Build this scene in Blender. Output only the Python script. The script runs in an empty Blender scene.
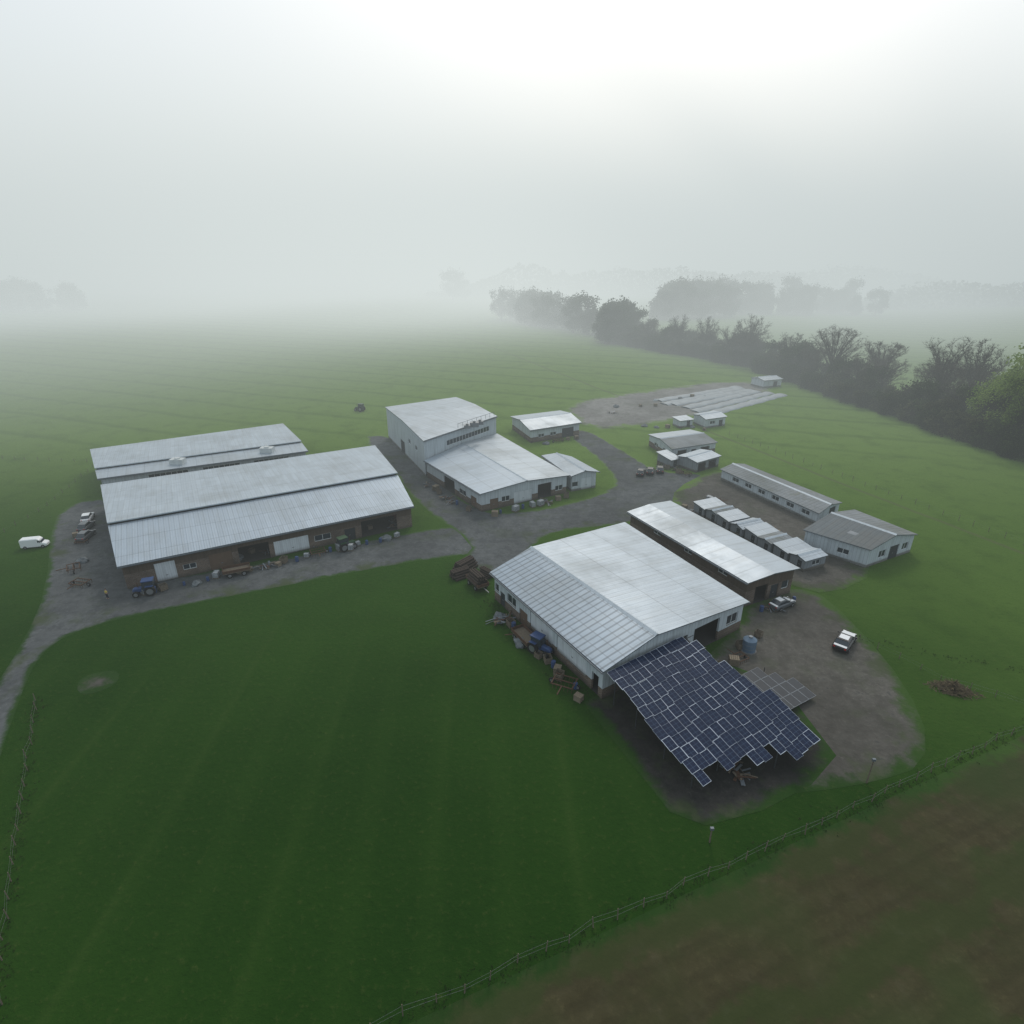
import bpy, bmesh, math, random
from mathutils import Vector, Matrix, geometry, noise as mnoise
R=random.Random(7)
SC=bpy.context.scene
COL=SC.collection
V=Vector
SC.view_settings.view_transform='Standard'
SC.view_settings.look='None'
SC.view_settings.exposure=0

# ------------------------------------------------------------------ node helpers
class NB:
    def __init__(s,mat,clear=True):
        mat.use_nodes=True
        s.nt=mat.node_tree; s.nt.nodes.clear()
    def n(s,t,**k):
        nd=s.nt.nodes.new(t)
        for a,b in k.items(): setattr(nd,a,b)
        return nd
    def l(s,a,b): s.nt.links.new(a,b)
    def setin(s,sock,v):
        if isinstance(v,bpy.types.NodeSocket): s.l(v,sock)
        elif v is not None: sock.default_value=v
    def math(s,op,a,b=None,c=None,clamp=False):
        nd=s.n('ShaderNodeMath',operation=op,use_clamp=clamp)
        s.setin(nd.inputs[0],a); s.setin(nd.inputs[1],b)
        if c is not None: s.setin(nd.inputs[2],c)
        return nd.outputs[0]
    def mix(s,f,a,b,blend='MIX'):
        nd=s.n('ShaderNodeMix',data_type='RGBA',blend_type=blend)
        s.setin(nd.inputs[0],f)
        for i,v in ((6,a),(7,b)):
            if isinstance(v,tuple): v=tuple(v)+(1,) if len(v)==3 else v
            s.setin(nd.inputs[i],v)
        return nd.outputs[2]
    def noise(s,vec,scale,detail=4,rough=.55,dist=0):
        nd=s.n('ShaderNodeTexNoise')
        if vec is not None: s.l(vec,nd.inputs['Vector'])
        nd.inputs['Scale'].default_value=scale; nd.inputs['Detail'].default_value=detail
        nd.inputs['Roughness'].default_value=rough; nd.inputs['Distortion'].default_value=dist
        return nd.outputs[0]
    def ramp(s,f,lo,hi,a=0.,b=1.,smooth=True):
        nd=s.n('ShaderNodeMapRange',interpolation_type='SMOOTHSTEP' if smooth else 'LINEAR')
        s.setin(nd.inputs[0],f); nd.inputs[1].default_value=lo; nd.inputs[2].default_value=hi
        nd.inputs[3].default_value=a; nd.inputs[4].default_value=b
        return nd.outputs[0]
    def mapping(s,vec,scale=(1,1,1),rot=(0,0,0),loc=(0,0,0)):
        nd=s.n('ShaderNodeMapping'); s.l(vec,nd.inputs[0])
        nd.inputs['Scale'].default_value=scale; nd.inputs['Rotation'].default_value=rot; nd.inputs['Location'].default_value=loc
        return nd.outputs[0]
    def out(s,color,rough=.8,metal=0.,spec=.3,bump=None,bstr=.3,bdist=.05):
        p=s.n('ShaderNodeBsdfPrincipled'); o=s.n('ShaderNodeOutputMaterial')
        if isinstance(color,tuple): color=tuple(color)+(1,)
        s.setin(p.inputs['Base Color'],color); s.setin(p.inputs['Roughness'],rough)
        s.setin(p.inputs['Metallic'],metal); s.setin(p.inputs['Specular IOR Level'],spec)
        if bump is not None:
            b=s.n('ShaderNodeBump'); b.inputs['Strength'].default_value=bstr; b.inputs['Distance'].default_value=bdist
            s.l(bump,b.inputs['Height']); s.l(b.outputs[0],p.inputs['Normal'])
        s.l(p.outputs[0],o.inputs[0]); return p
def M(name): return bpy.data.materials.new(name)
def plain(name,col,rough=.7,metal=0.,spec=.3,var=.25,scale=1.5):
    m=M(name); b=NB(m); tc=b.n('ShaderNodeTexCoord').outputs['Object']
    f=b.noise(tc,scale,2)
    d=tuple(c*(1-var) for c in col); e=tuple(min(1,c*(1+var)) for c in col)
    b.out(b.mix(f,d,e),rough,metal,spec); return m

def roof_mat(name,base,rib=1.0,seam=.16,dark=.72,lap=6.0,dirt=.25,tint=(.24,.26,.26),rough=.45,metal=.25,moss=None):
    m=M(name); b=NB(m); uv=b.n('ShaderNodeUVMap').outputs[0]
    sp=b.n('ShaderNodeSeparateXYZ'); b.l(uv,sp.inputs[0]); u,v=sp.outputs[0],sp.outputs[1]
    fu=b.math('FRACT',b.math('DIVIDE',u,rib)); seamf=b.math('LESS_THAN',fu,seam)
    fv=b.math('FRACT',b.math('DIVIDE',v,lap)); lapf=b.math('LESS_THAN',fv,.18/lap)
    cb=b.n('ShaderNodeCombineXYZ'); b.l(b.math('FLOOR',b.math('DIVIDE',u,rib)),cb.inputs[0]); b.l(b.math('FLOOR',b.math('DIVIDE',v,lap)),cb.inputs[1])
    wn=b.n('ShaderNodeTexWhiteNoise'); b.l(cb.outputs[0],wn.inputs[0])
    big=b.noise(uv,.12,4,.6); streak=b.noise(b.mapping(uv,(1.6,.10,1)),1.0,3,.65); fine=b.noise(uv,2.5,3,.7)
    d=tuple(c*.90 for c in base)
    c=b.mix(wn.outputs[0],d,base)
    c=b.mix(b.ramp(streak,.42,.78,0,dirt*1.7),c,tint)
    c=b.mix(b.ramp(big,.42,.72,0,dirt*1.9),c,tint)
    c=b.mix(b.ramp(fine,.5,.8,0,dirt*.7),c,tuple(x*.6 for x in tint))
    if moss: c=b.mix(b.ramp(b.noise(uv,.35,5,.7),.52,.7,0,.6),c,moss)
    c=b.mix(b.math('MULTIPLY',seamf,1-dark),c,(.05,.06,.07))
    c=b.mix(b.math('MULTIPLY',lapf,.30),c,(.08,.09,.10))
    w=b.math('SINE',b.math('MULTIPLY',u,2*math.pi/(rib*.5)))
    h=b.math('ADD',b.math('MULTIPLY',w,.5),b.math('MULTIPLY',seamf,1.2))
    b.out(c,b.ramp(big,.3,.7,rough-.08,rough+.12),metal,.4,bump=h,bstr=.3,bdist=.04)
    return m
def wall_mat(name,top,low,split=1.6,rib=.6):
    m=M(name); b=NB(m); uv=b.n('ShaderNodeUVMap').outputs[0]
    sp=b.n('ShaderNodeSeparateXYZ'); b.l(uv,sp.inputs[0]); u,v=sp.outputs[0],sp.outputs[1]
    br=b.n('ShaderNodeTexBrick'); b.l(uv,br.inputs['Vector']); br.inputs['Scale'].default_value=1.0
    br.inputs['Brick Width'].default_value=.45; br.inputs['Row Height'].default_value=.15; br.inputs['Mortar Size'].default_value=.02
    br.inputs['Color1'].default_value=tuple(low)+(1,); br.inputs['Color2'].default_value=tuple(x*.6 for x in low)+(1,)
    br.inputs['Mortar'].default_value=(.22,.2,.18,1)
    fu=b.math('FRACT',b.math('DIVIDE',u,rib)); rf=b.math('LESS_THAN',fu,.15)
    t=b.mix(b.math('MULTIPLY',rf,.35),tuple(top),tuple(x*.4 for x in top))
    st=b.noise(b.mapping(uv,(1.3,.12,1)),1.,4,.65); t=b.mix(b.ramp(st,.4,.75,0,.5),t,tuple(x*.45 for x in top))
    pn=b.noise(uv,.35,4); lw=b.mix(b.ramp(pn,.4,.65,0,.5),br.outputs[0],(.05,.04,.035))
    f=b.math('GREATER_THAN',b.math('ADD',v,b.math('MULTIPLY',b.math('SUBTRACT',pn,.5),.15)),split)
    c=b.mix(f,lw,t)
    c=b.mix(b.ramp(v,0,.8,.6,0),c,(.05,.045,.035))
    b.out(c,.8,0,.2,bump=rf,bstr=.4); return m

# ------------------------------------------------------------------ materials
def grass_nodes(b):
    geo=b.n('ShaderNodeNewGeometry'); pos=geo.outputs['Position']
    sp=b.n('ShaderNodeSeparateXYZ'); b.l(pos,sp.inputs[0]); x,y=sp.outputs[0],sp.outputs[1]
    n1=b.noise(pos,.018,3,.6); n2=b.noise(pos,.15,4,.65); n3=b.noise(pos,1.6,4,.75)
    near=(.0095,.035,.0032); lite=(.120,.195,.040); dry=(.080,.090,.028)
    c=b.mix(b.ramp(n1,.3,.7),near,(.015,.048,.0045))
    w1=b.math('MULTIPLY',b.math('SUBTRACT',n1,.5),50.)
    c=b.mix(b.ramp(b.math('ADD',b.math('ADD',y,b.math('MULTIPLY',x,.12)),w1),35,90,0,.40),c,(.042,.098,.014))  # grass tone lightens with distance; near darkening also paints in a vignette
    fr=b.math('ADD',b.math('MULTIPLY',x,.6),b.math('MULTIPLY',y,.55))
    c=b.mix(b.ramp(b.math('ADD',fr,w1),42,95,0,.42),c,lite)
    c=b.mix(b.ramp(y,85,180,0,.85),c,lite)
    c=b.mix(b.ramp(n2,.45,.75,0,.30),c,(.016,.042,.006))
    c=b.mix(b.ramp(n3,.52,.8,0,.34),c,dry)
    c=b.mix(b.ramp(n3,.25,.45,.38,0),c,(.006,.022,.002))
    wob=b.math('MULTIPLY',b.math('SUBTRACT',n1,.5),8.)
    lane=b.math('SINE',b.math('ADD',b.math('MULTIPLY',b.math('ADD',x,b.math('MULTIPLY',y,.06)),2*math.pi/6.5),b.math('MULTIPLY',wob,.15)))
    tr=b.math('ABSOLUTE',b.math('SUBTRACT',b.math('FRACT',b.math('DIVIDE',b.math('ADD',b.math('ADD',x,b.math('MULTIPLY',y,.02)),b.math('MULTIPLY',wob,.3)),13.)),.5))
    nf=b.ramp(y,60,100,1,0)
    c=b.mix(b.math('MULTIPLY',b.ramp(lane,.0,1,0,.15),nf),c,(.026,.062,.009))
    c=b.mix(b.math('MULTIPLY',b.math('MULTIPLY',b.ramp(tr,.0,.06,.16,0),nf),b.ramp(n1,.35,.6)),c,(.044,.074,.016))
    ff=b.ramp(y,130,170,0,1)
    d2=b.math('ADD',b.math('MULTIPLY',x,.35),b.math('MULTIPLY',y,.94))
    tr2=b.math('ABSOLUTE',b.math('SUBTRACT',b.math('FRACT',b.math('DIVIDE',b.math('ADD',d2,wob),17.)),.5))
    c=b.mix(b.math('MULTIPLY',b.ramp(tr2,.0,.14,.38,0),ff),c,(.045,.09,.014))
    # worn wheel track crossing the meadow on the yard side
    d3=b.math('ADD',b.math('MULTIPLY',x,.92),b.math('MULTIPLY',y,.38))
    tw=b.math('ABSOLUTE',b.math('SUBTRACT',b.math('ADD',d3,b.math('MULTIPLY',wob,.5)),121.))
    c=b.mix(b.math('MULTIPLY',b.ramp(tw,.1,.9,.55,0),b.ramp(y,60,80,0,1)),c,(.085,.095,.045))
    hgt=b.math('ADD',n3,b.math('MULTIPLY',n2,2.))
    return c,pos,hgt,n2,n3
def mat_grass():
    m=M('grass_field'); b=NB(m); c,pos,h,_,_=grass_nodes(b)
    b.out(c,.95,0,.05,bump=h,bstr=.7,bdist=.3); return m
def mat_blend(name,ca,cb_,soft=1.6,rut=None,extra=None):
    """gravel / soil that breaks up into grass along its real edges (distance attribute)"""
    m=M(name); b=NB(m); g,pos,h,n2,n3=grass_nodes(b)
    at=b.n('ShaderNodeAttribute',attribute_name='edge'); e=at.outputs['Fac']
    f1=b.noise(pos,.5,4,.65); f2=n3; f3=b.noise(pos,.07,2)
    s=b.mix(b.ramp(f1,.3,.7),ca,cb_)
    s=b.mix(b.ramp(f2,.5,.8,0,.6),s,tuple(x*1.7 for x in cb_))
    s=b.mix(b.ramp(f2,.25,.45,.4,0),s,tuple(x*.5 for x in ca))
    s=b.mix(b.ramp(f3,.35,.65,.4,0),s,tuple(x*.5 for x in ca))
    if extra=='plough':
        sp=b.n('ShaderNodeSeparateXYZ'); b.l(pos,sp.inputs[0])
        d=b.math('ADD',b.math('MULTIPLY',sp.outputs[0],-.39),b.math('MULTIPLY',sp.outputs[1],.92))
        w=b.math('SINE',b.math('ADD',b.math('MULTIPLY',d,2*math.pi/1.8),b.math('MULTIPLY',f1,4.)))
        s=b.mix(b.ramp(w,-.2,1,0,.25),s,tuple(x*.45 for x in ca))
        w2=b.math('SINE',b.math('ADD',b.math('MULTIPLY',d,2*math.pi/9.),b.math('MULTIPLY',n2,7.)))
        s=b.mix(b.ramp(w2,.1,1,0,.65),s,(.026,.042,.009))
        s=b.mix(b.ramp(n2,.40,.70,0,.55),s,(.030,.038,.011))
        s=b.mix(b.ramp(f3,.48,.66,0,.65),s,(.026,.044,.010))
    else:
        s=b.mix(b.ramp(f1,.60,.70,0,.6),s,(.026,.030,.030))
        s=b.mix(b.math('MULTIPLY',b.ramp(n2,.50,.66),b.ramp(e,.5,5,.85,.25)),s,(.045,.062,.026))
    fac=b.math('ADD',e,b.math('ADD',b.math('MULTIPLY',b.math('SUBTRACT',f1,.5),soft*2.6),b.math('MULTIPLY',b.math('SUBTRACT',n2,.5),soft*5.)))
    fac=b.ramp(fac,.0,1.6*soft)
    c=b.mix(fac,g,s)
    b.out(c,b.ramp(f1,.55,.75,.92,.75),0,.15,bump=b.math('ADD',b.math('MULTIPLY',f2,.7),f1),bstr=.6,bdist=.15); return m
GRASS=mat_grass()
GRAVEL=mat_blend('grey_track_gravel',(.064,.070,.073),(.102,.110,.112),.6)
YARD=mat_blend('brown_yard_gravel',(.066,.063,.055),(.102,.097,.086),1.3)
DARKY=mat_blend('dark_gravel',(.022,.022,.021),(.040,.038,.035),1.0)
PLOUGH=mat_blend('bare_brown_soil',(.044,.039,.016),(.058,.052,.024),1.0,extra='plough')
PLOT=mat_blend('pale_gravel_plot',(.16,.155,.145),(.23,.225,.215),2.4)
R_BLUE=roof_mat('pale_blue_ribbed_metal',(.35,.415,.48),.8,.15,.80,5.5,.20)
R_WHITE=roof_mat('white_metal_roofing',(.385,.445,.50),.9,.10,.86,7.,.24)
R_TILE=roof_mat('strongly_ribbed_grey_metal',(.27,.335,.40),.95,.28,.50,1.6,.2)
R_PALE=roof_mat('pale_grey_membrane_roof',(.37,.425,.475),3.5,.05,.80,8.,.28)
R_OLD=roof_mat('weathered_fibre_cement',(.20,.22,.235),.9,.22,.70,3.,.45,tint=(.15,.16,.15),moss=(.11,.12,.09),rough=.8,metal=0)
R_DARK=roof_mat('dark_weathered_roofing',(.12,.14,.15),.9,.2,.75,2.5,.3,tint=(.15,.15,.14),rough=.8,metal=0)
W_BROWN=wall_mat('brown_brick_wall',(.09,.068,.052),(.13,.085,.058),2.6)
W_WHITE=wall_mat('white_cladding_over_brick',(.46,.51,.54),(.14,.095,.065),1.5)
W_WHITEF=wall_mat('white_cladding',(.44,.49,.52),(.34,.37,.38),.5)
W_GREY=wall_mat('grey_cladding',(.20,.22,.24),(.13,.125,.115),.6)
CONC=plain('stained_concrete',(.16,.155,.15),.9,scale=.6)
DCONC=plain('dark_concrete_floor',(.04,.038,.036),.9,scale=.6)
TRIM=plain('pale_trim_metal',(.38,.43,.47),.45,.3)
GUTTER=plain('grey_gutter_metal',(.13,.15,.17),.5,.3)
SHADOWB=plain('painted_step_shadow',(.05,.055,.06),.8)  # dark colour paints the shadow line between stepped roof slopes
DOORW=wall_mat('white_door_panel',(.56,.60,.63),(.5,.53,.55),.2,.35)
DOORB=plain('brown_timber_door',(.12,.08,.055),.8,scale=2)
DOORD=plain('dark_steel_door',(.03,.035,.04),.6)
GLASS=plain('window_glass',(.03,.04,.05),.12,0,.6)
FRAME=plain('white_window_frame',(.5,.53,.53),.6)
STEEL=plain('galvanised_steel',(.20,.21,.22),.55,.5)
DSTEEL=plain('dark_steel',(.05,.055,.06),.6,.3)
RUST=plain('rusty_steel',(.09,.05,.032),.85,.1,var=.5,scale=3)
WOOD=plain('weathered_timber',(.14,.115,.085),.9,var=.35,scale=4)
WOODD=plain('dark_bark_timber',(.05,.038,.03),.95,var=.4,scale=4)
BLUE=plain('blue_plastic',(.03,.06,.15),.5)
BLUEGREY=plain('blue_grey_plastic',(.10,.15,.21),.5)
GREENP=plain('green_machine_paint',(.02,.06,.025),.45)
REDP=plain('red_machine_paint',(.14,.03,.02),.5)
WHITEP=plain('white_paint_and_sheen',(.7,.72,.73),.25,0,.5,.04)  # white bodywork, also used for reflections painted on cars
BLACKP=plain('black_vehicle_paint',(.012,.013,.015),.2,0,.6,.1)
GREYP=plain('grey_vehicle_paint',(.10,.11,.12),.3,.3,.5,.1)
TYRE=plain('tyre_rubber',(.015,.015,.015),.9)
RIM=plain('wheel_rim',(.25,.26,.27),.4,.6)
LAMPM=plain('lamp_lens',(.7,.7,.66),.2)
TAILM=plain('tail_lamp_red',(.35,.02,.015),.3)
TARP=plain('grey_tarpaulin',(.11,.125,.135),.6,var=.4)
WHITEPL=plain('pale_plastic_wrap',(.30,.325,.34),.6,var=.4)
CARD=plain('pale_crate_board',(.20,.165,.12),.85,var=.3,scale=3)

# ------------------------------------------------------------------ mesh helpers
def quadf(p,uv=None,m=0): return ([V(q) for q in p],uv,m)
def boxf(o,ex,ey,ez,m=0):
    o,ex,ey,ez=V(o),V(ex),V(ey),V(ez)
    c=[o,o+ex,o+ex+ey,o+ey]; t=[q+ez for q in c]
    F=[quadf([c[3],c[2],c[1],c[0]],None,m),quadf(t,None,m)]
    for i in range(4):
        j=(i+1)%4; F.append(quadf([c[i],c[j],t[j],t[i]],[(0,0),((c[j]-c[i]).length,0),((c[j]-c[i]).length,ez.length),(0,ez.length)],m))
    return F
def cbox(x,y,z,sx,sy,sz,m=0): return boxf((x-sx/2,y-sy/2,z),(sx,0,0),(0,sy,0),(0,0,sz),m)
def cylf(p0,p1,r0,r1,n=8,m=0,caps=True):
    p0,p1=V(p0),V(p1); d=(p1-p0).normalized()
    a=d.orthogonal().normalized(); b=d.cross(a)
    A=[p0+(a*math.cos(t)+b*math.sin(t))*r0 for t in [2*math.pi*i/n for i in range(n)]]
    B=[p1+(a*math.cos(t)+b*math.sin(t))*r1 for t in [2*math.pi*i/n for i in range(n)]]
    F=[quadf([A[i],A[(i+1)%n],B[(i+1)%n],B[i]],None,m) for i in range(n)]
    if caps: F+=[quadf(A[::-1],None,m),quadf(B,None,m)]
    return F
def obj(name,F,mats,parent=None,org=None,smooth=False,merge=True):
    me=bpy.data.meshes.new(name); vs=[];fs=[];uvs=[];mi=[]
    o=V(org) if org is not None else V((0,0,0))
    idx={}
    for p,uv,m in F:
        f=[]
        for q in p:
            q=q-o
            k=(round(q.x,4),round(q.y,4),round(q.z,4)) if merge else len(vs)
            if k not in idx: idx[k]=len(vs); vs.append(q)
            f.append(idx[k])
        if len(set(f))<3: continue
        if len(set(f))<len(f):
            g=[];u2=[]
            for i,a in enumerate(f):
                if a not in g: g.append(a); u2.append(uv[i] if uv else None)
            f=g; uv=u2 if uv else None
        fs.append(f); mi.append(m); uvs.append(uv)
    me.from_pydata([tuple(v) for v in vs],[],fs)
    if any(uvs):
        L=me.uv_layers.new(name='UVMap')
        for poly,uv in zip(me.polygons,uvs):
            if uv:
                for k,li in enumerate(poly.loop_indices): L.data[li].uv=uv[k]
    for m in mats: me.materials.append(m)
    for poly,m in zip(me.polygons,mi): poly.material_index=m; poly.use_smooth=smooth
    me.update()
    ob=bpy.data.objects.new(name,me); COL.objects.link(ob)
    if parent: ob.parent=parent
    return ob
def tag(o,label,cat,group=None,kind=None):
    o['label']=label; o['category']=cat
    if group: o['group']=group
    if kind: o['kind']=kind
    return o
def thing(name,label,cat,loc=(0,0,0),rot=0,group=None):
    e=bpy.data.objects.new(name,None); e.location=loc; e.rotation_euler=(0,0,rot); e.empty_display_size=.5
    COL.objects.link(e); return tag(e,label,cat,group)
def clone(root,loc,rot=0,scale=None,label=None,group=None):
    def rec(o,par):
        c=o.copy(); COL.objects.link(c)
        if par: c.parent=par
        for ch in o.children: rec(ch,c)
        return c
    c=rec(root,None); c.location=loc; c.rotation_euler=(0,0,rot)
    if scale is not None: c.scale=(scale,)*3 if not hasattr(scale,'__len__') else scale
    if label: c['label']=label
    if group: c['group']=group
    return c

# ------------------------------------------------------------------ ground sheets
def structure(o): o['kind']='structure'; return o
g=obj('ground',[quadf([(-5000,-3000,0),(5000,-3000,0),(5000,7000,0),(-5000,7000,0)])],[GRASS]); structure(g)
def chaikin(P,it=2):
    for _ in range(it):
        Q=[]
        for i in range(len(P)):
            a,b=P[i],P[(i+1)%len(P)]
            Q+= [(a[0]*.75+b[0]*.25,a[1]*.75+b[1]*.25),(a[0]*.25+b[0]*.75,a[1]*.25+b[1]*.75)]
        P=Q
    return P
def sheet(name,P,mat,z,step=1.5,smooth=1,grow=.5):
    P=chaikin(P,smooth) if smooth else P
    A=sum(P[i][0]*P[(i+1)%len(P)][1]-P[(i+1)%len(P)][0]*P[i][1] for i in range(len(P)))
    if A<0: P=P[::-1]
    Q=[]
    for i in range(len(P)):
        a,b,c=V(P[i-1]),V(P[i]),V(P[(i+1)%len(P)])
        d=(c-a).normalized() if (c-a).length>1e-6 else V((1,0)); Q.append(b+V((d.y,-d.x))*grow)
    P=Q; n=len(P)
    def sd(p,a,b):
        ab=b-a; t=max(0,min(1,(p-a).dot(ab)/max(1e-9,ab.dot(ab)))); return (p-a-ab*t).length
    def dist(p): return min(sd(p,P[i],P[(i+1)%n]) for i in range(n))
    def inside(p):
        r=False
        for i in range(n):
            a,b=P[i],P[(i+1)%n]
            if (a.y>p.y)!=(b.y>p.y) and p.x<(b.x-a.x)*(p.y-a.y)/(b.y-a.y)+a.x: r=not r
        return r
    xs=[p.x for p in P]; ys=[p.y for p in P]; pts=list(P); D=[0.]*n
    x=min(xs)
    while x<max(xs):
        y=min(ys)
        while y<max(ys):
            p=V((x+R.uniform(-.2,.2)*step,y+R.uniform(-.2,.2)*step))
            if inside(p):
                d=dist(p)
                if d>step*.3: pts.append(p); D.append(d)
            y+=step
        x+=step
    r=geometry.delaunay_2d_cdt(pts,[],[list(range(n))],1,1e-4)
    me=bpy.data.meshes.new(name); me.from_pydata([(v.x,v.y,z) for v in r[0]],[],r[2])
    at=me.attributes.new('edge','FLOAT','POINT')
    for i,orig in enumerate(r[3]): at.data[i].value=D[orig[0]] if orig else 0.
    me.materials.append(mat); me.update()
    if me.polygons and me.polygons[0].normal.z<0: me.flip_normals()
    o=bpy.data.objects.new(name,me); COL.objects.link(o); return structure(o)
sheet('road',[(-47,20),(-52.5,34),(-62,55),(-67.3,69.8),(-73.8,83.2),(-92,110.5),(-94,119),(-89,122),(-61.7,84.5),(-40.2,92.6),(-18.6,104.5),(-8.2,107.5),(-2,102),(-4.1,98),(-7.7,96.3),(-19.7,93),(-42,83.2),(-58,76.2),(-63.8,71.5),(-64.5,66),(-60.2,56.5),(-50,37.5),(-43.5,22)],GRAVEL,.012,1.2,1,.8)
sheet('gravel_path',[(-43.5,170),(-36.5,171),(-20.8,139.1),(-7.,112.4),(5.9,114.6),(19.7,122.6),(26,132.1),(22.9,152.4),(16.5,171),(22,178),(30,154),(35,139),(48,136.5),(48.,120),(38.8,119.5),(31.5,116),(24.4,110),(13.7,107.5),(5.6,104.3),(2.5,97.3),(-2.9,88.5),(-8,93),(-6,100),(-19,118),(-28.5,140.5)],GRAVEL,.020,1.6,1,.8)
sheet('gravel_yard',[(46.2,83),(48.4,80.2),(48.8,66),(47.0,55.),(43.0,48.4),(36.7,46.4),(29.7,45.2),(25,45),(22,52),(24,62),(33.3,71.8),(36,77.4),(40,80)],YARD,.016,1.3,1,1.2)
sheet('dark_ground',[(9.6,56.8),(22.8,67.5),(33,60),(34,49),(30,45.8),(24,42.8),(18.3,41.2),(16.2,42.2)],DARKY,.024,1.1,0,1.0)  # darker gravel under and around the solar canopy
sheet('hut_yard',[(38.5,127),(49,138),(55,138),(67.3,109.5),(60.6,89.6),(50,83),(46,86),(36,103),(35.5,118)],YARD,.028,1.6,1,1.4)
sheet('gravel_plot',[(19.7,208.6),(48.8,228),(95,252),(103,234),(66,198.7),(39.9,184.3),(23.6,178.6)],PLOT,.012,3.,1,3)
def FY(x): return 24.4+(x+8.3)*.424
sheet('brown_field',[(-190,FY(-190)-80)]+[(x,FY(x)-1.6-(25-x)*.0) for x in (-60,-40,-20,-8,4,14,23,34,46,58,90,150,260)]+[(260,-90)],PLOUGH,.012,3.2,0,1.0)
sheet('worn_patch',[(-56,62),(-51,64),(-49,60),(-53,57.5)],YARD,.016,.9,2,-.3)

# ------------------------------------------------------------------ buildings
def lerp(a,b,t): return a+(b-a)*t
def inset(q,d=.55):
    r=[]
    for i in range(4):
        p=V(q[i]);a=(V(q[i-1])-p).normalized();b=(V(q[(i+1)%4])-p).normalized()
        r.append(p+(a+b)*d)
    return r
def slab(pts,th,edge,m=0):
    e=V(edge).normalized(); nrm=(pts[1]-pts[0]).cross(pts[3]-pts[0]).normalized()
    if nrm.z<0: nrm=-nrm
    w=nrm.cross(e); o=pts[0]
    uv=[((p-o).dot(e)+50,(p-o).dot(w)+50) for p in pts]
    if (pts[1]-pts[0]).cross(pts[2]-pts[0]).z<0: pts=pts[::-1]; uv=uv[::-1]
    bt=[p-V((0,0,th)) for p in pts]
    F=[quadf(pts,uv,m),quadf(bt[::-1],uv[::-1],1)]
    for i in range(4):
        j=(i+1)%4; F.append(quadf([bt[i],bt[j],pts[j],pts[i]],[(0,0),(.01,0),(.01,.01),(0,.01)],1))
    return F
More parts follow.
